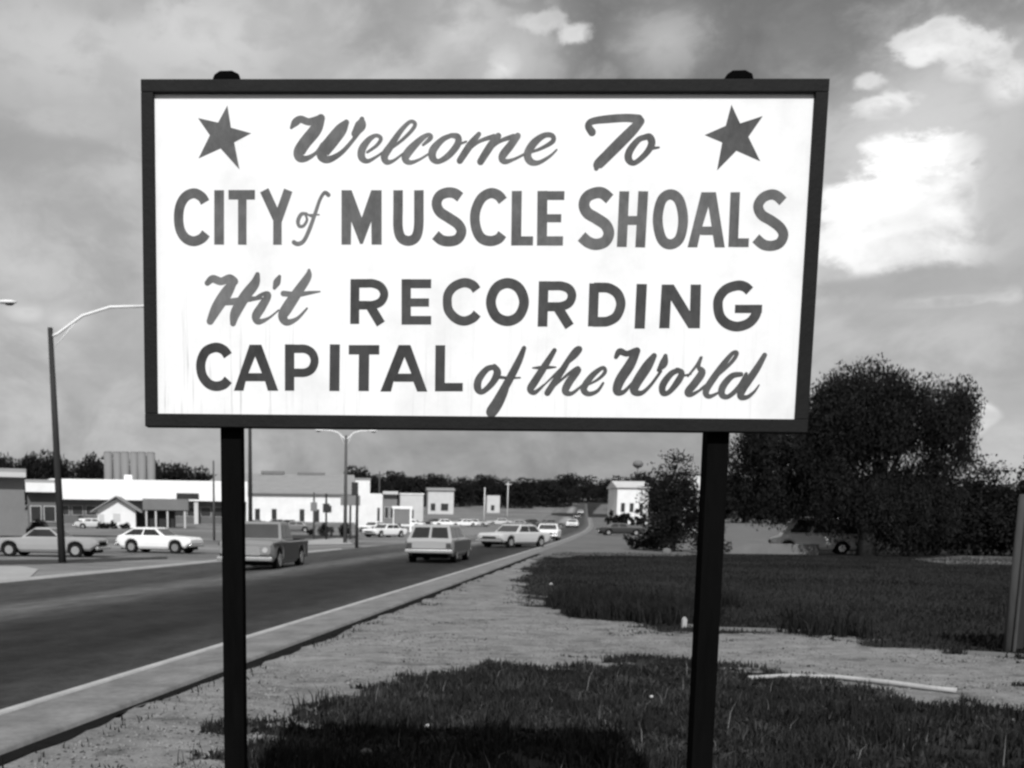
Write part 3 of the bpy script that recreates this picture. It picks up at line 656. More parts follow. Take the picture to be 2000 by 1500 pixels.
# CAPITAL
letter(7, [('S', [(440, 590), (415, 557), (370, 541), (315, 560), (287, 605), (279, 655), (290, 710), (325, 755), (370, 771), (415, 760), (442, 732)], 58)], 4)
def capA(c, x0, x1, a0, a1, y0, y1, hy0, hy1, b, mid):
    w_ = (a1-a0)
    return [('P', [(a0, y0), (mid, y0), (mid, hy0), (mid-(mid-x0-62)*.46, hy1), (x0+62+(mid-x0)*.16, b), (x0+62, y1), (x0, y1)]),
            ('P', [(mid-2, y0), (a1, y0), (x1, y1), (x1-62, y1), (x1-62-(x1-mid)*.16, b), (mid+(x1-62-mid)*.46, hy1), (mid-2, hy0)]),
            ('L', [(x0+62, (hy1+b)/2), (x1-62, (hy1+b)/2)], b-hy1)]
letter(7, [('P', [(568, 525), (604, 525), (602, 592), (562, 692), (545, 742), (532, 797), (475, 797)]), ('P', [(602, 525), (638, 525), (738, 797), (676, 797), (660, 742), (640, 692), (600, 592)]), ('L', [(545, 717), (662, 717)], 48)], 4)
letter(7, [('L', [(805, 523), (805, 797)], 58), ('S', [(805, 549), (850, 549), (900, 551), (938, 575), (953, 620), (937, 667), (900, 689), (850, 691), (805, 691)], 50)], 4)
letter(7, [('L', [(1073, 523), (1070, 799)], 62)], 4)
letter(7, [('L', [(1155, 555), (1336, 555)], 56), ('L', [(1246, 550), (1243, 799)], 64)], 4)
letter(7, [('P', [(1450, 527), (1488, 527), (1486, 595), (1447, 695), (1420, 745), (1405, 802), (1342, 802)]), ('P', [(1486, 527), (1520, 527), (1620, 802), (1560, 802), (1538, 745), (1525, 695), (1484, 595)]), ('L', [(1424, 720), (1540, 720)], 48)], 4)
letter(7, [('L', [(1697, 528), (1694, 801)], 60), ('L', [(1694, 776), (1830, 776)], 50)], 4)
# of the World
letter(8, [('B', [(182, 602, 28), (140, 615, 34), (97, 670, 42), (92, 718, 42), (118, 736, 30), (170, 690, 36), (198, 635, 44), (182, 600, 30)]), ('B', [(192, 655, 20), (260, 662, 14), (322, 660, 8)])], 3)
letter(8, [('B', [(343, 500, 26), (312, 575, 40), (252, 690, 46), (195, 785, 44), (158, 845, 44), (178, 858, 28), (215, 812, 20), (248, 740, 16), (262, 680, 14)])], 3)
letter(8, [('B', [(508, 512, 26), (460, 590, 38), (402, 680, 44), (378, 722, 40), (402, 740, 26), (450, 700, 12)]), ('B', [(390, 607, 8), (450, 605, 22), (515, 603, 8)])], 3)
letter(8, [('B', [(450, 702, 10), (550, 605, 16), (620, 545, 22), (648, 505, 24), (618, 512, 24), (550, 620, 36), (470, 742, 36)]), ('B', [(500, 712, 12), (590, 635, 18), (637, 615, 36), (590, 680, 44), (567, 732, 40), (602, 745, 22), (660, 700, 12)])], 3)
letter(8, [('B', [(670, 708, 10), (740, 672, 16), (782, 630, 22), (768, 607, 22), (710, 652, 34), (667, 718, 38), (692, 748, 28), (740, 733, 20), (772, 690, 14)])], 3)
letter(8, [('B', [(842, 548, 24), (862, 518, 36), (900, 530, 32), (945, 517, 38)]), ('B', [(955, 515, 40), (918, 590, 56), (863, 675, 56), (848, 732, 46), (882, 738, 24), (930, 690, 16)]), ('B', [(1048, 542, 32), (1010, 600, 56), (952, 690, 54), (942, 733, 44), (980, 743, 26), (1030, 700, 18), (1085, 625, 16)]),
           ('B', [(1110, 542, 24), (1100, 582, 46), (1072, 618, 20)])], 3)
letter(8, [('B', [(1180, 620, 28), (1140, 640, 34), (1097, 698, 40), (1097, 742, 34), (1130, 738, 28), (1178, 680, 38), (1198, 635, 34), (1172, 617, 24)]), ('B', [(1188, 655, 14), (1248, 640, 10)])], 3)
letter(8, [('B', [(1232, 652, 12), (1280, 592, 16), (1305, 548, 16), (1290, 600, 22), (1308, 632, 42), (1270, 690, 44), (1232, 738, 40), (1252, 752, 24), (1310, 720, 12)])], 3)
letter(8, [('B', [(1300, 722, 12), (1400, 642, 16), (1472, 572, 22), (1498, 528, 22), (1470, 532, 24), (1400, 622, 38), (1332, 726, 38), (1347, 762, 26), (1400, 740, 12)])], 3)
letter(8, [('B', [(1520, 642, 26), (1470, 652, 34), (1422, 708, 40), (1417, 752, 36), (1452, 762, 26), (1510, 710, 28), (1548, 640, 20)]), ('B', [(1648, 538, 28), (1600, 620, 40), (1532, 718, 44), (1518, 762, 36), (1552, 766, 24), (1590, 738, 16), (1618, 700, 8)])], 3)

# ------------------------------------------------------------------ trees
for nm, v in (('leaf_dark', .012), ('leaf_mid', .019), ('leaf_light', .042)): grey(nm, v, .9, .5, .8, spec=.03)
grey('bark', .03, .9, .4, 3, .5, 12, spec=.1, stretch=(1, 1, .2))
def leafcloud(n, lobes, size, droop=0., hollow=.35, seed=0, clump=.0):
    r = np.random.default_rng(seed); w_ = np.array([l[3]*l[4]*l[5] for l in lobes])**.75; idx = r.choice(len(lobes), n, p=w_/w_.sum())
    L = np.array(lobes)[idx]
    d = r.standard_normal((n, 3)); d /= np.linalg.norm(d, axis=1)[:, None]
    rad = hollow + (1-hollow)*r.random(n)**.6
    rad *= 1 + .13*np.sin(d[:, 0]*7+idx) * np.cos(d[:, 2]*6+idx*2) + .04*r.standard_normal(n).clip(-1.5, 1.5)
    P = L[:, :3] + d*rad[:, None]*L[:, 3:6]
    if clump > .01:
        g = r.integers(0, max(1, n//40), n); cen = P[r.integers(0, n, max(1, n//40))]; P = cen[g] + r.standard_normal((n, 3)).clip(-1.7, 1.7)*clump*np.array([1, 1, 1+droop])
    s = size*r.uniform(.5, 1.4, n)
    a = r.standard_normal((n, 3)); a[:, 2] -= droop*2.0; a /= np.linalg.norm(a, axis=1)[:, None]
    b = np.cross(a, r.standard_normal((n, 3))); b /= np.linalg.norm(b, axis=1)[:, None]
    A = a*s[:, None]*(1+droop*.6); B = b*s[:, None]*.55
    V = np.stack([P-A*.5, P+B*.5, P+A*.5, P-B*.5], 1).reshape(-1, 3)
    return V, (np.arange(n)[:, None]*4+np.array([0, 1, 2, 3]))
def crown(parent, n, lobes, size, mat, **k):
    V, Fc = leafcloud(n, lobes, size, **k); return npmesh('crown', V, Fc, mat, parent, k=4)
def tree(name, loc, label, cat, trunk, lobes, n, size, mat='leaf_dark', mat2='leaf_mid', share=.35, limbs=5, droop=0., seed=0, group=None, hollow=.35, clump=.25):
    t = empty(name, loc, 0, label, cat, group)
    h, rr = trunk; mb = MB(); rd = random.Random(seed)
    pts = [(0, 0, -.2), (.02*h, 0, h*.3), (.05*h, .02, h*.65), (.04*h, .03, h)]
    mb.tube(pts, [rr*1.3, rr, rr*.8, rr*.6], 9); mb.build('trunk', 'bark', t, True)
    lm = MB()
    for i in range(limbs):
        l = rd.choice(lobes); z0 = h*rd.uniform(.45, .95)
        e = (l[0]*.8, l[1]*.8, l[2]+l[5]*.2)
        lm.tube([(.04*h, .02, z0), (e[0]*.4, e[1]*.4, z0+(e[2]-z0)*.55), e], [rr*.5, rr*.3, rr*.1], 6)
    lm.build('limb', 'bark', t, True)
    crown(t, int(n*(1-share)), lobes, size, mat, droop=droop, seed=seed, hollow=hollow, clump=clump)
    crown(t, int(n*share), [(l[0], l[1]-.1, l[2]+.1*l[5], l[3]*1.03, l[4]*1.03, l[5]*1.03) for l in lobes], size*.9, mat2, droop=droop, seed=seed+1, hollow=.75, clump=clump*.8)
    return t
# the big willow (about 57 m away)
p = G(1690, 1086); s = F/p.y/1.0/1.02
def rel(px, py, d=0): # offsets in metres from the trunk foot, for a thing at the trunk's distance
    return ((px-1690)/s, d, (1086-py)/s)
def lobe(px, py, rx, rz, d=0, ry=None): a = rel(px, py, d); return (a[0], a[1], a[2], rx/s, (ry or rx)/s, rz/s)
wl = [lobe(1655, 822, 82, 72), lobe(1770, 835, 80, 55), lobe(1825, 880, 46, 62), lobe(1600, 880, 70, 75, .6), lobe(1690, 870, 60, 45), lobe(1720, 800, 40, 36), lobe(1845, 812, 30, 34), lobe(1610, 800, 34, 36), lobe(1490, 880, 34, 40, 1.2), lobe(1560, 920, 80, 90, 1.6, 45), lobe(1500, 930, 60, 80, 1.8, 45),
      lobe(1635, 960, 70, 80, .3, 50), lobe(1790, 975, 62, 50, 1), lobe(1545, 985, 45, 35, 1.5, 30), lobe(1730, 1005, 70, 55), lobe(1790, 1000, 80, 70, 1), lobe(1480, 880, 25, 30)]
tree('willow_tree', p, 'very large dark willow with drooping branches at the far edge of the meadow', 'tree', (4.2, .42), wl, 165000, .12, droop=1.0, seed=11, limbs=11, hollow=.25, clump=.26)
# scrub to its right
def scrub(px, py, w_, h_, label, seed, name='broadleaf_tree', mat='leaf_dark', n=9000, size=.26, cat='tree', group=None, dist=None, trunk=.35, lob=7):
    p = G(px, py) if dist is None else W(px, dist); rd = random.Random(seed); s_ = F/p.y/1.02
    W_, H_ = w_/s_, h_/s_; L = []
    for i in range(lob):
        u = rd.uniform(-.34, .34); L.append((u*W_, rd.uniform(-.2, .2)*W_, H_*(.28+.42*rd.random()*(1-abs(u))), W_*rd.uniform(.18, .27), W_*.22, H_*rd.uniform(.2, .30)))
    L.append((0, 0, H_*.74, W_*.22, W_*.2, H_*.26)); L.append((W_*.1, 0, H_*.3, W_*.36, W_*.3, H_*.26)); L.append((-W_*.12, 0, H_*.25, W_*.3, W_*.3, H_*.22))
    return tree(name, p, label, cat, (H_*trunk, max(.04, H_*.03)), L, n, size, mat, seed=seed, group=group, limbs=4, clump=.1*min(W_, H_)**.7)
scrub(1905, 1085, 190, 175, 'low dark tree joined to the right side of the large willow', 21, n=16000, size=.2)
scrub(2010, 1088, 170, 180, 'dark tree at the right edge beyond the weathered fence panel', 22, n=16000, size=.2)
scrub(1825, 1084, 150, 140, 'dark bushy tree under the right half of the large willow', 23, n=11000, size=.2)
scrub(1312, 1078, 120, 188, 'dark pointed bushy tree between the white house and the right post', 24, n=16000, size=.15)
scrub(1385, 1082, 70, 70, 'small dark shrub behind the right sign post', 25, 'shrub', n=2500, size=.16, cat='shrub')
scrub(1262, 1074, 85, 36, 'low rounded dark bush left of the pointed bushy tree', 26, 'bush', n=2600, size=.14, cat='bush', trunk=.2)
scrub(1600, 1030, 160, 120, 'dim dark tree in the gap behind the large willow', 27, dist=250, n=4000, size=.9)
scrub(1450, 1030, 130, 100, 'dark distant tree just right of the right post', 28, dist=260, n=4000, size=.9)
scrub(1540, 1030, 130, 110, 'dark distant tree between the right post and the willow', 29, dist=255, n=4000, size=.9)
# distant wood edges: individual crowns, shared meshes
def fartree_proto(seed, W_, H_, n, size):
    rd = random.Random(seed); L = []
    for i in range(5): L.append((rd.uniform(-.28, .28)*W_, rd.uniform(-.2, .2)*W_, H_*rd.uniform(.45, .76), W_*rd.uniform(.22, .34), W_*.25, H_*rd.uniform(.16, .24)))
    L.append((0, 0, H_*.3, W_*.48, W_*.3, H_*.36))
    return L, (H_*.4, .25), n, size
protos = []
FG = 'trees of the distant wood along the horizon'
def fartree(i, px, dist, hpx, wpx, basepx=None, label='dark tree in the distant wood along the horizon'):
    q = W(px, dist); s_ = F/dist/1.02
    if i >= len(protos):
        L, tr, n, sz = fartree_proto(100+i, 12, 10, 2600, .75)
        t = tree('distant_tree', q, label, 'tree', tr, L, n, sz, seed=100+i, group=FG, limbs=2, clump=0, hollow=.1); protos.append(t)
    else: t = copy_tree(protos[i % 5]); t.location = q
    t['label'] = label
    t.scale = (wpx/s_/12, 1, hpx/s_/10); t.rotation_euler = (0, 0, 0)
    return t
rd = random.Random(77); k = 0
def topline(px, tab): return float(np.interp(px, [a for a, b in tab], [b for a, b in tab]))
leftT = [(-40, 892), (0, 895), (30, 892), (60, 888), (90, 898), (120, 897), (160, 900), (200, 903), (310, 905), (330, 910), (390, 922), (420, 930)]
midT = [(690, 925), (720, 928), (800, 935), (850, 934), (870, 942), (910, 932), (980, 940), (1000, 948), (1040, 945), (1080, 942), (1120, 936), (1150, 945), (1180, 953)]
rightT = [(1175, 950), (1200, 938), (1240, 935), (1290, 932), (1340, 930), (1420, 935), (1700, 945), (1950, 950), (2060, 948)]
def woodlabel(px):
    for lim, w_ in ((60, 'above the brick building at the far left'), (125, 'behind the left lamp pole'), (205, 'left of the silos'), (330, 'just right of the silos'), (460, 'between the silos and the left sign post'), (760, 'right of the two armed lamp pole'),
                    (840, 'behind the pale shop building over the wagon'), (930, 'behind the distant low pale building'), (1000, 'around the thin pale poles'), (1080, 'left of where the hill road ends'), (1175, 'where the hill road meets the horizon'),
                    (1300, 'over the white two part house'), (1450, 'behind the right sign post'), (1750, 'behind the large willow')):
        if px < lim: return 'dark tree in the distant wood ' + w_
    return 'dark tree in the distant wood at the far right edge'
for tab, dist, st, dj in ((leftT, 330, 22, 15), (midT, 430, 17, 25), (rightT, 400, 24, 25)):
    px = tab[0][0]
    while px < tab[-1][0]:
        dd = dist + rd.uniform(-dj, dj) + (230 if 1115 < px < 1200 and dist > 350 else 0); q = W(px, dd); s_ = F/dd/1.02
        hy = HY0 + ROLL*(px-PXC); base = hy + (EYE-q.z)*s_; top = topline(px, tab) + rd.uniform(-7, 5)
        fartree(k if k < 5 else k % 5, px, dd, max(12, (base-top)*1.12), rd.uniform(46, 76), label=woodlabel(px)); k += 1; px += st*rd.uniform(.7, 1.25)

# ------------------------------------------------------------------ street lamps and poles
grey('pole_wood', .035, .85, .35, 3, .3, 30, spec=.1, stretch=(1, 1, .1)); grey('lamp_metal', .75, .5, .12, 3, spec=.4); grey('pole_pale', .085, .85, .3, 3, spec=.1, stretch=(1, 1, .1))
def lamp(foot, h, r, arms, label, mat='pole_wood', rz=0., lean=0.):
    t = empty('street_lamp', foot, rz, label, 'street lamp', 'street lamps along the far side of the road')
    MB().tube([(0, 0, -.1), (lean*.5, 0, h*.5), (lean, 0, h)], [r*1.2, r, r*.75], 10).build('pole', mat, t, True)
    for (ln, rise) in arms:
        sg = 1 if ln > 0 else -1
        a = [(lean, 0, h-.35), (lean+.08*ln, 0, h-.22), (lean+ln*.35, 0, h+rise*.55), (lean+ln*.65, 0, h+rise*.95), (lean+ln, 0, h+rise)]
        m = MB().tube(a, .055, 6); m.tube([(lean, 0, h-.9), (lean+.3*ln, 0, h+rise*.38)], .018, 5); m.build('arm', 'lamp_metal', t, True)
        lu = MB().ell((lean+ln+.3*sg, 0, h+rise), (.42, .16, .085), 10, 6); lu.build('luminaire', 'lamp_metal', t, True)
        MB().ell((lean+ln+.4*sg, 0, h+rise-.07), (.2, .12, .07), 8, 5).build('lens', 'glass_dark', t, True)
    return t
grey('glass_dark', .02, .12, .1, 2, spec=.5); grey('glass_grey', .05, .15, .2, 2, spec=.6); grey('window_dark', .03, .3, .3, 2, spec=.4)
p = G(122, 1100); s = F/p.y/1.02
lamp(p, 432/s, .135, [(172/s, 40/s)], 'tall dark lamp pole with a pale arm reaching to the left sign edge', rz=0, lean=-.2)
p = G(-150, 1095); s2 = F/p.y/1.02
lamp(p, 440/s2, .13, [(164/s2, 35/s2)], 'street lamp at the left photo edge, only its pale arm tip showing')
p = G(674, 1061); s2 = F/p.y/1.02
lamp(p, 200/s2, .13, [(42/s2, 9/s2), (-42/s2, 9/s2)], 'grey two armed lamp pole just below the sign, rising from a dark bush', mat='pole_pale')
p = W(489, 84); s2 = F/p.y/1.02
lamp(p, 250/s2, .15, [(60/s2, 8/s2)], 'dark pole just right of the left sign post, its top hidden by the sign', mat='pole_wood')
def upole(px, dist, topy, r, label, mat='pole_wood', cross=0):
    q = W(px, dist); s_ = F/dist/1.02; hy = HY0+ROLL*(px-PXC); h = (hy-topy)/s_ + EYE - q.z
    t = empty('utility_pole', q, .2, label, 'pole')
    MB().tube([(0, 0, -.1), (0, 0, h)], [r, r*.7], 8).build('pole', mat, t, True)
    if cross: MB().box(-cross, cross, -.06-r, -r*.8, h-.7, h-.52).build('crossarm', mat, t)
    return t
upole(697, 72, 966, .12, 'short dark grey post right of the two armed lamp pole')
upole(418, 90, 905, .10, 'thin pole immediately left of the left sign post', 'pole_pale')
upole(740, 200, 925, .14, 'thin distant utility pole over the small white buildings', 'pole_pale', .9)
upole(945, 260, 955, .14, 'thin pale pole standing before the middle of the distant wood', 'lamp_metal', 0)
upole(990, 300, 945, .14, 'thin pale pole before the distant wood, right of the pale pole in its middle', 'lamp_metal', .9)

# ------------------------------------------------------------------ vehicles
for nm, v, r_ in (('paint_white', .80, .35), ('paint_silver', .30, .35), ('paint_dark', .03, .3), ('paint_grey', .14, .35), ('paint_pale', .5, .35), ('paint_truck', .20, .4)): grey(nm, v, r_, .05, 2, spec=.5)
grey('tyre', .012, .9, .2, 5, spec=.1); grey('chrome', .62, .25, .1, 4, spec=.5, metal=.8); grey('underbody', .006, .9, .2, 5, spec=.05); grey('lamp_glass', .42, .15, .05, 4, spec=.6); grey('red_lamp', .05, .3, .1, 4, spec=.5)
def make_car(name, L, Wd, prof, cab, paint, label, cat, wheels=(-.29, .31), wr=.33, lower=None, bed=False, roofpaint=None, group=None):
    """prof: (x, z top) of the body; cab: (x rear base, x rear top, x front top, x front base, z belt, z roof)"""
    t = empty(name, (0, 0, 0), 0, label, cat, group); wx = [L*wheels[0], L*wheels[1]]; ra = wr+.07
    xs_ = sorted(set([round(a, 3) for a in list(np.linspace(-L/2, L/2, 17)) + [p[0] for p in prof] + [q+ra*math.cos(a) for q in wx for a in np.linspace(0, math.pi, 7)]]))
    vs = []; n = len(xs_)
    px_ = [p[0] for p in prof]; pz_ = [p[1] for p in prof]
    for x in xs_:
        zt = float(np.interp(x, px_, pz_)); zb = .24 if abs(x) < L*.42 else .24+(abs(x)-L*.42)*.8
        for q in wx:
            if abs(x-q) < ra: zb = max(zb, wr+math.sqrt(max(0, ra*ra-(x-q)**2))*.98)
        e = max(0, abs(x)-L*.42)/(L*.08); wv = Wd/2*(1-.09*e*e)
        zb = min(zb, zt-.06); zm = zb+(zt-zb)*.5; zs = zt-.09*(zt-zb)
        for (yy, z) in ((-wv*.9, zb), (-wv*.985, zb+.35*(zm-zb)), (-wv, zm), (-wv*.985, zs), (-wv*.9, zt), (0, zt+.02), (wv*.9, zt), (wv*.985, zs), (wv, zm), (wv*.985, zb+.35*(zm-zb)), (wv*.9, zb)): vs.append((x, yy, z))
    fs = [(i*11+k, (i+1)*11+k, (i+1)*11+(k+1) % 11, i*11+(k+1) % 11) for i in range(n-1) for k in range(11)] + [tuple(range(11)), tuple((n-1)*11+k for k in range(11))[::-1]]
    fs = [f[::-1] for f in fs]
    MB().add(vs, fs).build('body', paint, t)
    MB().box(-L*.46, L*.46, -Wd*.36, Wd*.36, .2, min(pz_)-.12).build('underbody', 'underbody', t)
    xb, xr, xf, xw, zb, zr = cab; hb, hr = Wd*.455, Wd*.37
    vs = []
    for (x0, x1, z, h) in ((xb, xw, zb-.03, hb), (xr, xf, zr-.03, hr), (xr+.08, xf-.08, zr, hr*.86)):
        vs += [(x0, -h, z), (x1, -h, z), (x1, h, z), (x0, h, z)]
    MB().add(vs, [(3, 2, 1, 0), (8, 9, 10, 11)]+[(i*4+k, i*4+(k+1) % 4, i*4+4+(k+1) % 4, i*4+4+k) for i in range(2) for k in range(4)]).build('cabin', roofpaint or paint, t, bevel=.02)
    A = [Vector(v) for v in vs]
    def pane(i0, i1, i2, i3, u0, u1, v0, v1, gl='glass_dark'):
        a, b, c, d = A[i0], A[i1], A[i2], A[i3]; nrm = (b-a).cross(d-a).normalized(); P_ = []
        for (u, v) in ((u0, v0), (u1, v0), (u1, v1), (u0, v1)): P_.append(a.lerp(b, u).lerp(d.lerp(c, u), v)+nrm*.012)
        Q_ = [p_-nrm*.02 for p_ in P_]
        MB().add(P_+Q_, [(0, 1, 2, 3)]+[((k+1) % 4, k, 4+k, 4+(k+1) % 4) for k in range(4)]).build('window', gl, t)
    ns = 1 if (xf-xr) < 1.0 else (2 if (xf-xr) < 2.2 else 3)
    for k in range(ns):
        u0 = .06+k*.88/ns+.02; u1 = .06+(k+1)*.88/ns-.02
        pane(0, 1, 5, 4, u0, u1, .16, .86); pane(2, 3, 7, 6, 1-u1, 1-u0, .16, .86)
    pane(1, 2, 6, 5, .06, .94, .14, .9, 'glass_grey'); 
    if name == 'station_wagon': pane(3, 0, 4, 7, .07, .47, .1, .86); pane(3, 0, 4, 7, .53, .93, .1, .86)
    else: pane(3, 0, 4, 7, .08, .92, .14, .88)
    for q in wx:
        for sd in (-1, 1):
            wm = MB(); c0 = sd*(Wd/2-.22); c1 = sd*(Wd/2-.015)
            wm.tube([(q, c0, wr), (q, c1, wr)], wr, 18); o = wm.build('wheel', 'tyre', t)
            MB().tube([(q, c1-sd*.02, wr), (q, c1+sd*.012, wr)], wr*.58, 14).build('rim', 'chrome', o)
    zf = float(np.interp(L/2, px_, pz_)); zr_ = float(np.interp(-L/2, px_, pz_))
    MB().box(L/2-.03, L/2+.1, -Wd*.49, Wd*.49, .36, .50).build('bumper', 'chrome', t, bevel=.03)
    MB().box(-L/2-.1, -L/2+.03, -Wd*.49, Wd*.49, .38, .52).build('bumper', 'chrome', t, bevel=.03)
    MB().box(L/2-.04, L/2+.022, -Wd*.27, Wd*.27, .55, zf-.07).build('grille', 'underbody', t)
    for sd in (-1, 1):
        MB().tube([(L/2-.05, sd*Wd*.36, (zf+.5)/2+.02), (L/2+.035, sd*Wd*.36, (zf+.5)/2+.02)], .095, 12).build('headlight', 'lamp_glass', t)
        MB().box(-L/2-.025, -L/2+.04, sd*Wd*.4-.09, sd*Wd*.4+.09, .58, zr_-.05).build('taillight', 'red_lamp', t)
    return t
def place(t, p, rz): t.location = p; t.rotation_euler = (0, 0, rz); return t
RH = math.atan2(KD.y, KD.x)          # heading along the road, away from the camera
# silver pickup-coupe at the far left, facing right
ec = make_car('coupe_utility', 5.2, 1.95, [(-2.6, .86), (-1.2, .90), (.5, .93), (2.35, .90), (2.6, .78)], (-1.0, -.35, .35, 1.0, .9, 1.36), 'paint_silver', 'silver low pickup coupe with an open bed parked behind the left lamp pole', 'pickup')
MB().box(-2.45, -1.02, -.78, .78, .91, .925).build('bed_liner', 'underbody', ec)
place(ec, G(95, 1087), math.radians(-4))
hb = make_car('hatchback_car', 4.2, 1.75, [(-2.17, .72), (-2.0, .92), (-.8, .93), (.6, .92), (2.0, .84), (2.17, .72)], (-2.0, -1.15, .1, .75, .9, 1.34), 'paint_white', 'bright white fastback coupe parked side on before the small gabled house', 'car')
place(hb, G(312, 1080), math.radians(-16))
tk = make_car('pickup_truck', 5.2, 1.95, [(-2.6, .98), (.4, 1.0), (.9, 1.06), (2.4, 1.02), (2.6, .9)], (-.5, -.38, .65, 1.15, 1.04, 1.66), 'paint_truck', 'grey pickup truck driving towards the camera just right of the left sign post', 'pickup', wr=.38)
MB().box(-2.5, -.6, -.85, .85, 1.01, 1.03).build('bed_liner', 'underbody', tk)
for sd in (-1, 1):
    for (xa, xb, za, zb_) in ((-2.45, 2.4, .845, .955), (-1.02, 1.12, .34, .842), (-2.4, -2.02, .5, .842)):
        MB().box(xa, xb, sd*.968-.014, sd*.968+.014, za, zb_).build('side_shade', 'paint_dark', tk)  # dark panels that put shade on the truck's sides into the colour
place(tk, G(519, 1110), RH+math.pi+math.radians(3))
for c_ in tk.children:
    if c_.name.startswith('grille'): c_.data.materials[0] = MATS['chrome']  # chrome here paints in the sunlit look of the truck's front
sw = make_car('station_wagon', 5.0, 1.82, [(-2.5, .80), (-2.42, .92), (.9, .93), (2.3, .86), (2.5, .74)], (-2.36, -2.0, .55, 1.2, .91, 1.42), 'paint_silver', 'light station wagon with dark rear windows driving away in the near lane', 'car', roofpaint='paint_silver')
for sd in (-1, 1): MB().box(-2.2, 2.1, sd*.91-.012, sd*.91+.012, .42, .82).build('flank_shade', 'paint_dark', sw)  # dark strips standing in for the shade along the wagon's sides
q = G(836, 1101); place(sw, q + Vector((KD.x, KD.y, 0))*2.6, RH)
c4 = make_car('sedan_car', 5.0, 1.9, [(-2.5, .78), (-2.3, .9), (.9, .9), (2.3, .86), (2.5, .74)], (-1.6, -1.0, .35, .95, .9, 1.38), 'paint_pale', 'pale saloon car turning across the road ahead of the wagon', 'car')
place(c4, G(1005, 1069), RH+math.pi+math.radians(-32))
def sedan(px, py, rz, label, paint=None, group=None, dist=None):
    c = copy_tree(c4); c['label'] = label
    if group: c['group'] = group
    if paint:
        for ch in c.children:
            if ch.name.startswith(('body', 'cabin')):
                ch.data = PD.get((ch.data.name, paint)) or ch.data.copy(); ch.data.materials[0] = MATS[paint]
    place(c, G(px, py) if dist is None else W(px, dist), rz); return c
PD = {}
sedan(1070, 1056, RH+math.pi, 'white fronted car coming on behind the pale turning saloon', 'paint_white')
sedan(1118, 1031, RH+math.pi, 'small white car coming down the hill in the middle of the road', 'paint_white')
sedan(1134, 1004, RH+math.pi, 'tiny pale car near the top of the hill road', 'paint_pale')
sedan(1128, 1012, RH, 'tiny dark car going up the hill road', 'paint_dark')
sedan(752, 1050, RH+math.radians(150), 'white car parked left of the white goalpost sign frame', 'paint_white')
sedan(730, 1040, RH+math.radians(160), 'second white car parked further back left of the goalpost sign frame', 'paint_white')
sedan(500, 1040, math.radians(170), 'dark car behind the roof of the grey pickup', 'paint_dark')
sedan(575, 1040, math.radians(175), 'grey car in the lot right of the grey pickup', 'paint_grey')
sedan(185, 1033, math.radians(10), 'pale car parked at the left corner of the gabled house', 'paint_pale')
rp = random.Random(5)
PG = 'tiny cars in the distant parking lots'
for i, (px, dd, pt, lab) in enumerate([
    (505, 150, 'paint_dark', 'tiny dark car over the cab of the grey pickup truck'), (560, 154, 'paint_dark', 'tiny dark car against the white store left of the signed poles'), (545, 158, 'paint_grey', 'tiny grey car between two dark ones before the white store'),
    (846, 190, 'paint_dark', 'tiny dark car under the pale shop building'), (870, 188, 'paint_white', 'tiny white car right of the dark one over the wagon'), (905, 192, 'paint_white', 'tiny white car in the middle of the distant row'), (930, 196, 'paint_pale', 'tiny pale car left of the left thin pale pole'),
    (1010, 190, 'paint_grey', 'tiny grey car at the roadside beyond the turning saloon'), (1040, 210, 'paint_dark', 'tiny dark car left of the climbing road'), (975, 215, 'paint_pale', 'tiny pale car between the two thin pale poles'), (1075, 190, 'paint_grey', 'tiny grey car left of the hill road'),
    (800, 175, 'paint_white', 'tiny white car seen past the goalpost sign frame'), (1212, 120, 'paint_dark', 'small dark car left of the low rounded bush')]):
    sedan(px, 0, math.radians(rp.uniform(-25, 25)+(180 if i % 2 else 0)), lab, pt, PG, dist=dd)
# van under the willow
van = make_car('panel_van', 4.6, 1.9, [(-2.3, 1.0), (1.7, 1.0), (2.3, .8)], (-2.25, -2.2, 1.2, 1.8, 1.0, 2.0), 'paint_white', 'white van half hidden under the large willow', 'van', wr=.33)
place(van, W(1592, 60), math.radians(165))

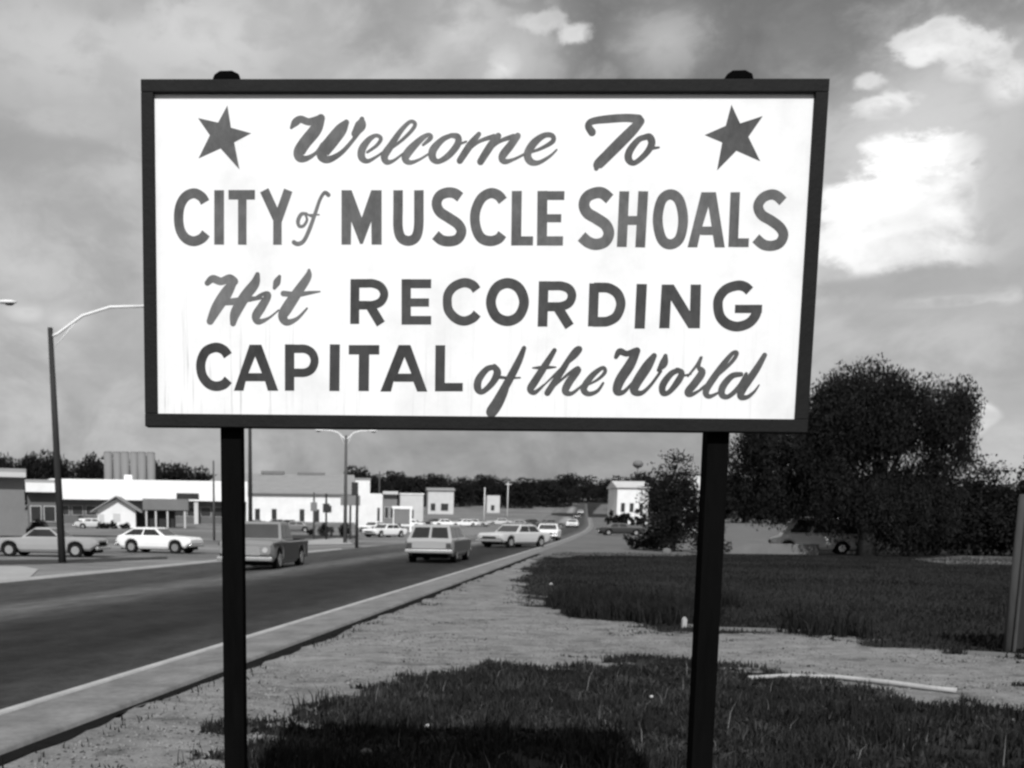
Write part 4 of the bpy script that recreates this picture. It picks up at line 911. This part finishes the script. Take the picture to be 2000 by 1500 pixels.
# ------------------------------------------------------------------ buildings
for nm, v in (('wall_white', .72), ('wall_pale', .5), ('wall_grey', .18), ('wall_mid', .12), ('roof_grey', .26), ('roof_mid', .16), ('fascia_white', .8), ('wall_dark', .035)): grey(nm, v, .85, .12, .6, .1, 8, spec=.15)
HH = {}
def house(name, px0, px1, dist, topy, label, cat='building', depth=10, wall='wall_white', base=0., fascia=None, windows=(), doors=(), roof=None, rz=0., roofmat='roof_grey', over=.0):
    """front wall spans two image columns at a distance; topy is where its parapet is seen"""
    a = W(px0, dist); b = W(px1, dist); s_ = F/dist/1.02; mid = (a+b)/2; wd = b.x-a.x
    hy = HY0+ROLL*((px0+px1)/2-PXC); z0 = min(a.z, b.z)-.3; H = (hy-topy)/s_+EYE-z0
    t = empty(name, (mid.x, mid.y, z0), rz, label, cat); HH[t.name] = H
    MB().box(-wd/2, wd/2, 0, depth, 0, H).build('wall', wall, t)
    if roof == 'flat': MB().box(-wd/2-.15, wd/2+.15, -.2, depth+.2, H+.002, H+.25).build('roof', roofmat, t)
    if roof and roof != 'flat':
        rh = roof   # low gable, ridge along x
        MB().prism([(-.5, H+.004), (depth+.5, H+.004), (depth+.5, H+.14), (depth/2, H+rh), (-.5, H+.14)], 'x', -wd/2-.4, wd/2+.4).build('roof', roofmat, t)
    if fascia:
        MB().box(-wd/2-.1, wd/2+.1, -.9, -.004, H-fascia[0], H-.02).build('fascia', fascia[1], t)
    for (u0, u1, v0, v1) in windows:
        f = MB().box(-wd/2+u0*wd, -wd/2+u1*wd, -.06, -.003, v0*H, v1*H).build('window', 'wall_pale', t)
        MB().box(-wd/2+u0*wd+.06, -wd/2+u1*wd-.06, -.075, -.061, v0*H+.06, v1*H-.06).build('pane', 'window_dark', f)
    for (u0, u1, v1) in doors: MB().box(-wd/2+u0*wd, -wd/2+u1*wd, -.05, -.004, .3, v1*H).build('door', 'window_dark', t)
    return t
house('commercial_building', -110, 46, 74, 925, 'grey brick commercial building cut by the left edge behind the silver pickup coupe', wall='wall_grey', fascia=(.35, 'wall_pale'), windows=((.05, .2, .3, .6), (.3, .45, .3, .6)), roof='flat', rz=math.radians(20), depth=7)
house('storefront', 56, 113, 88, 946, 'small grey shop front with a white fascia between the brick building and the left pole', wall='wall_mid', fascia=(.75, 'fascia_white'), windows=((.08, .45, .35, .62), (.52, .92, .35, .62)), doors=((.4, .5, .45),), roof='flat', rz=math.radians(17), depth=5)
AD = 188
t = house('shopping_arcade', 108, 480, AD, 944, 'long low shopping building with a broad white band behind the gabled house', wall='wall_mid', depth=14, roof='flat', roofmat='fascia_white', rz=math.radians(7),
      windows=tuple((u, u+.055, .22, .44) for u in (.03, .10, .17, .24, .62, .69, .76, .83, .9)), doors=((.13, .15, .45), (.3, .32, .45)))
wd = W(480, AD).x-W(108, AD).x; Ha = HH[t.name]
MB().box(-wd/2-.2, wd/2+.2, -2.2, -.01, Ha-3.2, Ha+.1).build('fascia', 'fascia_white', t)
MB().box(wd*.14, wd*.255, -2.25, -2.205, Ha-2.9, Ha-1.9).build('sign_panel', 'wall_dark', t, label='dark recessed panel in the white band')
MB().box(wd*-.14, wd*-.10, 3, 5, Ha+.26, Ha+1.2).build('roof_vent', 'fascia_white', t)
for u in (.25, .4): MB().box(wd*u-.7, wd*u+.0, -1.9, -1.4, 0, Ha-3.21).build('column', 'wall_pale', t)
# silos
sil = 'storage silos in a row behind the long white shopping building'
s_ = F/260/1.02
for i, px in enumerate(np.linspace(214, 296, 6)):
    q = W(px, 260); hy = HY0+ROLL*(px-PXC); h = (hy-890)/s_+EYE-q.z
    if i == 0:
        s0 = empty('silo', q, 0, 'grey storage silo behind the long white building, leftmost of the row of six', 'silo', sil)
        MB().tube([(0, 0, -.3), (0, 0, h)], 1.0, 16).build('cylinder_wall', 'silo_wall' if 'silo_wall' in MATS else grey('silo_wall', .21, .8, .2, .5, stretch=(1, 1, .1)), s0, True)
        MB().tube([(0, 0, h-.002), (0, 0, h+.25)], [1.03, .8], 16).build('cap', 'roof_mid', s0)
    else: c = copy_tree(s0); c.location = q; c['label'] = 'grey storage silo behind the long white building, ' + ('second from the left', 'third from the left', 'fourth from the left', 'fifth from the left', 'the rightmost one')[i-1]
    # silos stand in two depths
for i, o in enumerate([o for o in C.objects if o.name.startswith('silo') and o.type == 'EMPTY' and not o.parent]): o.location.y += (i % 2)*.6
# gabled house
q = W(228, 150); q.z -= .1
s_ = F/150/1.02
t = empty('gabled_house', q, math.radians(8), 'small white gabled house with a long grey roof behind the white fastback', 'house')
gw, ge, gr, ln = 2.55, 2.75, 4.35, 4.5
MB().prism([(-gw, 0), (gw, 0), (gw, ge), (0, gr-.25), (-gw, ge)], 'y', 0, 7).build('gable_wall', 'wall_white', t)
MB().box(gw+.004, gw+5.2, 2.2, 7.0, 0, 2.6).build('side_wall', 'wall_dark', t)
def roofslab(x0, z0, x1, z1, y0, y1, th=.16): return [(x0, y0, z0), (x1, y0, z1), (x1, y1, z1), (x0, y1, z0), (x0, y0, z0+th), (x1, y0, z1+th), (x1, y1, z1+th), (x0, y1, z0+th)]
BF = [(0, 3, 2, 1), (4, 5, 6, 7), (0, 1, 5, 4), (1, 2, 6, 5), (2, 3, 7, 6), (3, 0, 4, 7)]
MB().add(roofslab(-gw-.9, ge-.55, -.003, gr-.02, -.9, 7.4), BF).build('roof', 'roof_grey', t)
MB().add(roofslab(.003, gr-.02, gw+.9, ge-.55, -.9, 7.4), BF).build('roof', 'roof_grey', t)
MB().prism([(.8, 2.65), (8.0, 2.65), (8.0, 2.72), (4.4, 4.2), (.8, 4.2)], 'x', gw+.95, gw+7.2).build('roof', 'roof_mid', t)
for xx in (gw+1.3, gw+2.6, gw+4.2, gw+6.6): MB().box(xx, xx+.22, 1.0, 1.22, 0, 2.64).build('column', 'wall_pale', t)
MB().box(-.5, .5, -.06, -.003, 1.0, 2.1).build('window', 'wall_pale', t); MB().box(-2.4, -1.7, -.05, -.004, 0, 2.0).build('door', 'wall_pale', t)
MB().box(-gw-2.6, -gw-.003, .5, 5, 1.1, 1.35).build('porch_roof', 'fascia_white', t)
# big store with a pitched metal roof
t = house('warehouse_store', 386, 748, 225, 966, 'large white store with a broad grey sloping roof behind the lamp posts', wall='wall_white', depth=34, roof=None)
wd = W(748, 225).x-W(386, 225).x; z0 = t.location.z; H = HH[t.name]
x1r = (W(700, 225).x - t.location.x); x0r = -wd/2-.4
MB().add([(x0r, -.8, H-.1), (x1r, -.8, H-.1), (x1r, 34, H-.1), (x0r, 34, H-.1), (x0r+1, -.8, H+.2), (x1r-.2, -.8, H+.2), (x1r-1.2, 17, H+4.6), (x0r+2.5, 17, H+4.6), (x1r-.2, 34.2, H+.2), (x0r+1, 34.2, H+.2)],
         [(0, 1, 5, 4), (4, 5, 6, 7), (7, 6, 8, 9), (1, 2, 8, 6, 5), (3, 0, 4, 7, 9), (2, 3, 9, 8)]).build('roof', 'roof_grey', t)
MB().box(x0r+12, x0r+17, 16, 18, H+4.5, H+5.2).build('roof_vent', 'roof_mid', t); MB().box(x0r+20, x0r+26, 16, 18, H+4.4, H+4.95).build('roof_vent', 'roof_mid', t)
for u in (.31, .4, .55, .63, .9): MB().box(-wd/2+u*wd, -wd/2+u*wd+1.0, -.06, -.004, .3, 3.0).build('door', 'window_dark', t)
MB().box(-wd/2+.69*wd, -wd/2+.69*wd+1.2, -.3, -.004, 2.6, 3.8).build('round_emblem', 'wall_dark', t)
# small buildings
house('shop_building', 693, 722, 200, 940, 'small white building with a stepped top right of the lamp pole', depth=7, windows=((.1, .5, .3, .55),), roof='flat')
house('shop_building', 700, 745, 185, 966, 'wide white flat building beneath the stepped small white one', depth=8, windows=((.8, .93, .2, .6),), wall='wall_white')
house('shop_building', 748, 775, 175, 962, 'grey shop building between the white flat building and the goalpost sign frame', depth=8, wall='wall_grey', windows=((.1, .4, .3, .6), (.5, .9, .3, .6)), fascia=(.5, 'wall_pale'))
house('shop_building', 781, 826, 235, 968, 'pale shop building above the roof of the station wagon', depth=10, wall='wall_pale', windows=((.1, .3, .2, .5), (.4, .6, .2, .5)), roof='flat', roofmat='fascia_white')
house('shop_building', 835, 885, 330, 961, 'distant low pale building left of the middle of the wood', depth=10, wall='wall_pale', windows=((.1, .3, .2, .5), (.5, .8, .2, .5)), roof=1.0)
house('shop_building', 950, 975, 350, 970, 'tiny pale distant building before the middle of the wood', depth=8, wall='wall_pale', windows=((.3, .6, .2, .5),))
house('white_house', 1203, 1264, 240, 956, 'white two part house behind a dark hedge left of the pointed bushy tree', 'house', depth=9, windows=((.12, .26, .35, .6), (.4, .54, .35, .6), (.7, .84, .35, .6)), roof=1.6, roofmat='wall_pale')
house('white_house', 1334, 1376, 150, 962, 'white building showing between the pointed bushy tree and the right post', 'house', depth=8, windows=((.1, .5, .25, .5),), roof=2.2, roofmat='wall_pale')
for i, px in enumerate((1204, 1224, 1246)): scrub(px, 0, 34, 31, ['dark bush at the left end of the hedge before the white house', 'middle dark bush before the white house', 'dark bush at the right end of the hedge before the white house'][i], 40+i, 'bush', n=900, size=.5, cat='bush', dist=215, trunk=.2)
# dark bushes of the parking lot
scrub(674, 1050, 30, 34, 'dark round bush around the foot of the two armed lamp pole', 51, 'bush', n=1500, size=.16, cat='bush', trunk=.2)
scrub(636, 1048, 28, 26, 'dark low bush left of the two armed lamp pole', 52, 'bush', n=1200, size=.16, cat='bush', trunk=.2)
scrub(608, 1046, 18, 14, 'small bush right of the grey car in the lot', 53, 'bush', n=700, size=.12, cat='bush', trunk=.2)
scrub(30, 1058, 62, 46, 'dark bush before the brick building at the left edge', 54, 'bush', n=2600, size=.18, cat='bush', trunk=.2, mat='leaf_mid')
scrub(80, 1055, 50, 40, 'grey green bush before the small shop front', 55, 'bush', n=2000, size=.18, cat='bush', trunk=.2, mat='leaf_light')
scrub(195, 1030, 26, 16, 'dark bush at the left foot of the gabled house', 56, 'bush', n=800, size=.2, cat='bush', trunk=.2, dist=140)
scrub(218, 1030, 26, 15, 'dark bush under the left half of the gable wall', 57, 'bush', n=800, size=.2, cat='bush', trunk=.2, dist=140)
scrub(245, 1030, 26, 15, 'dark bush under the right half of the gable wall', 58, 'bush', n=800, size=.2, cat='bush', trunk=.2, dist=140)

# ------------------------------------------------------------------ small things
# goalpost sign frame
a = G(768, 1040); b = W(802, a.y); s_ = F/a.y/1.02; wd = b.x-a.x
t = empty('sign_frame', a, 0, 'white goalpost shaped sign frame left of the station wagon', 'sign frame'); h = 40/s_+.3
MB().box(-.06, .06, -.06, .06, -.1, h).build('post', 'fascia_white', t); MB().box(wd-.14, wd+.14, -.14, .14, -.1, h).build('post', 'fascia_white', t)
MB().box(-.2, wd+.2, -.145, .145, h+.002, h+.35).build('top_beam', 'fascia_white', t)
MB().box(.063, wd-.143, -.02, .02, h*.35, h-.03).build('panel', 'wall_grey', t)
# forecourt sign poles before the store
for (px, dd, ty, mt, lab) in ((613, 100, 964, 'pole_pale', 'pale pole with a small square sign before the white store'), (637, 98, 966, 'pole_wood', 'dark pole with a dark square sign right of the pale signed pole')):
    q = W(px, dd); s_ = F/dd/1.02; hy = HY0+ROLL*(px-PXC); h = (hy-ty)/s_+EYE-q.z
    t = empty('pole_sign', q, 0, lab, 'sign'); MB().tube([(0, 0, -.1), (0, 0, h)], .09, 8).build('pole', mt, t, True)
    MB().box(-.3, .3, -.12, -.095, h-1.7, h-.9).build('sign_board', 'wall_grey' if mt == 'pole_pale' else 'wall_dark', t)
# lamp post with a box sign at right of two-arm lamp
q = W(684, 100); t = empty('billboard', q, 0, 'small dark sign board on posts between the two armed lamp and the stepped building', 'sign')
MB().tube([(0, 0, -.1), (0, 0, 3.6)], .1, 8).build('pole', 'pole_wood', t); MB().box(-.9, .9, -.16, -.105, 3.1, 4.0).build('sign_board', 'wall_grey', t)
MB().box(.1, .7, -.16, -.105, 4.003, 5.2).build('upper_board', 'wall_dark', t)
# island kerbs of the lot
for (pix, lab, mt) in (([(610, 1056), (560, 1066), (690, 1064), (672, 1050)], 'bright concrete island beside the two armed lamp pole', 'pale_concrete'), ([(560, 1000+46), (700, 1046), (700, 1052), (565, 1053)], 'grassy island strip under the lot bushes', 'island_grass')):
    sheet('traffic_island', pix, mt, .05, lab)
sheet('grass_strip', [(115, 1040), (330, 1036), (430, 1040), (430, 1047), (330, 1046), (115, 1052)], 'island_grass', .03, 'grass strip before the gabled house', jag=.3, jscale=4)
sheet('grass_strip', [(960, 1040), (1075, 1030), (1060, 1040), (1000, 1052), (930, 1054)], 'island_grass', .03, 'grass strip left of the road beyond the wagon', jag=.3, jscale=4)
sheet('grass_strip', [(-80, 1096), (130, 1094), (330, 1088), (330, 1092), (130, 1101), (-80, 1104)], 'island_grass', .03, 'thin worn grass strip around the foot of the left lamp pole', jag=.2, jscale=2)
# weathered fence panel at the right edge
grey('old_board', .028, .9, .4, 3, .3, 30, spec=.08, stretch=(1, 1, .15)); grey('old_post', .055, .9, .35, 3, .3, 30, spec=.08, stretch=(1, 1, .15))
p = G(1966, 1276); s_ = F/p.y/1.02
t = empty('fence_panel', p, math.radians(4), 'weathered upright board fence with a taller end post cut by the right edge', 'fence')
H = 278/s_
for i in range(8):
    x = .06 + i*.155; MB().box(x, x+.145, -.012+.004*(i % 2), .012+.004*(i % 2), .06+.02*(i % 3), H*.98-.01*(i % 2)).build('board', 'old_board', t)
MB().tube([(0, 0, -.3), (0.01, 0, H+.16)], .05, 8).build('post', 'old_post', t, True); MB().box(.055, 1.35, -.055, -.014, H-.12, H-.03).build('rail', 'old_post', t)
MB().box(.055, 1.35, -.055, -.014, H*.62, H*.62+.07).build('rail', 'old_board', t)
MB().tube([(.05, -.07, -.1), (.04, -.06, H*.97)], .02, 6).build('brace', 'old_post', t)
# pale bent pipe and plank on the gravel
grey('pipe_pale', .34, .6, .25, 4, spec=.3); grey('plank_pale', .13, .8, .3, 3)
pts = [G(x, y)+Vector((0, 0, .035)) for x, y in ((1462, 1330), (1540, 1326), (1640, 1329), (1740, 1340), (1810, 1350), (1868, 1356))]
q = pts[0].copy(); m = MB().tube([v-q for v in pts], [.022, .022, .024, .026, .027, .028], 10); o = m.build('pipe', 'pipe_pale', None, True, loc=q); tag(o, 'long pale bent pipe lying at the edge of the gravel right of the right post', 'pipe')
a = G(1395, 1231); b = G(1612, 1237); d = b-a
o = MB().box(0, d.length, -.05, .05, 0, .05).build('plank', 'plank_pale', None, loc=a, bevel=.004); o.rotation_euler = (0, 0, math.atan2(d.y, d.x)); tag(o, 'long grey plank lying along the meadow edge behind the right post', 'plank')
a = G(1880, 1277); b = G(2080, 1290); d = b-a
o = MB().box(0, d.length, -.05, .05, 0, .045).build('plank', 'plank_pale', None, loc=a); o.rotation_euler = (0, 0, math.atan2(d.y, d.x)); tag(o, 'grey plank at the foot of the weathered fence', 'plank')
# survey stake, litter, drums
grey('litter', .38, .8, .2, 20)
q = G(1336, 1226); t = empty('marker_stake', q, .3, 'short white stake at the meadow corner left of the right post', 'stake')
MB().prism([(-.035, -.05), (.035, -.05), (.035, .13), (0, .17), (-.035, .13)], 'y', -.02, .02).build('stake', 'litter', t)
MB().box(.06, .14, -.02, .05, -.01, .05).build('block', 'wall_grey', t)
for (px, py, sz, lab) in ((1272, 1367, .022, 'white scrap of litter in the weeds left of the right post'), (1781, 1434, .028, 'crumpled white litter in the weeds at lower right'), 
                          (1076, 1143, .05, 'pale paper scrap in the grass where the gravel ends by the road'), (715, 1478, .05, 'grey clod lying in the sign shadow'), (835, 1425, .022, 'small pale scrap at the edge of the sign shadow')):
    q = G(px, py); r2 = random.Random(px); m = MB().ell((0, 0, 0), (sz, sz*.8, sz*.6), 8, 5); m.v = [tuple(c*(1+r2.uniform(-.3, .3)) for c in v) for v in m.v]
    tag(m.build('litter', 'litter' if 'clod' not in lab else 'wall_mid', None, loc=q+Vector((0, 0, .03))), lab, 'litter')
p = G(1676, 1083)
for (px, py, h, r_, lab) in ((1677, 1082, .8, .28, 'larger pale drum beside the foot of the willow trunk'), (1643, 1080, .5, .17, 'small pale drum left of the willow trunk')):
    q = G(px, py); t = empty('drum', q+Vector((0, -1.2, 0)), 0, lab, 'drum')
    MB().tube([(0, 0, 0), (0, 0, h*.33), (0, 0, h*.34), (0, 0, h*.36), (0, 0, h*.66), (0, 0, h*.68), (0, 0, h)], [r_, r_, r_*1.05, r_, r_, r_*1.05, r_], 14).build('shell', 'wall_pale', t)
    MB().tube([(0, 0, h+.002), (0, 0, h+.03)], r_*1.04, 14).build('lid', 'wall_grey', t)
# low pale wall behind the meadow
a = G(1400, 1081); b = G(1598, 1083); d = b-a; t = tag(MB().box(0, d.length, 0, .25, -.1, .55).build('low_wall', 'wall_pale_grey' if 'wall_pale_grey' in MATS else grey('wall_pale_grey', .15, .9, .2, 1, .1, 10), None, loc=a), 'low pale wall behind the meadow between the right post and the white van', 'wall'); t.rotation_euler = (0, 0, math.atan2(d.y, d.x))
q = G(1302, 1082); tag(MB().ell((0, 0, .12), (.26, .16, .2), 7, 5).build('boulder', 'dusty', None, loc=q), 'small pale boulder right of the low rounded bush', 'boulder')
# water tower far beyond
q = W(1240, 620); s_ = F/620/1.02; hy = HY0+ROLL*(1240-PXC); h = (hy-912)/s_+EYE-q.z
t = empty('water_tower', q, 0, 'tiny round water tower on the horizon over the right trees', 'water tower')
MB().ell((0, 0, h), (3.0, 3.0, 2.2), 14, 8).build('tank', 'roof_mid', t, True); MB().tube([(0, 0, -1), (0, 0, h-1.5)], .45, 8).build('stem', 'roof_grey', t)
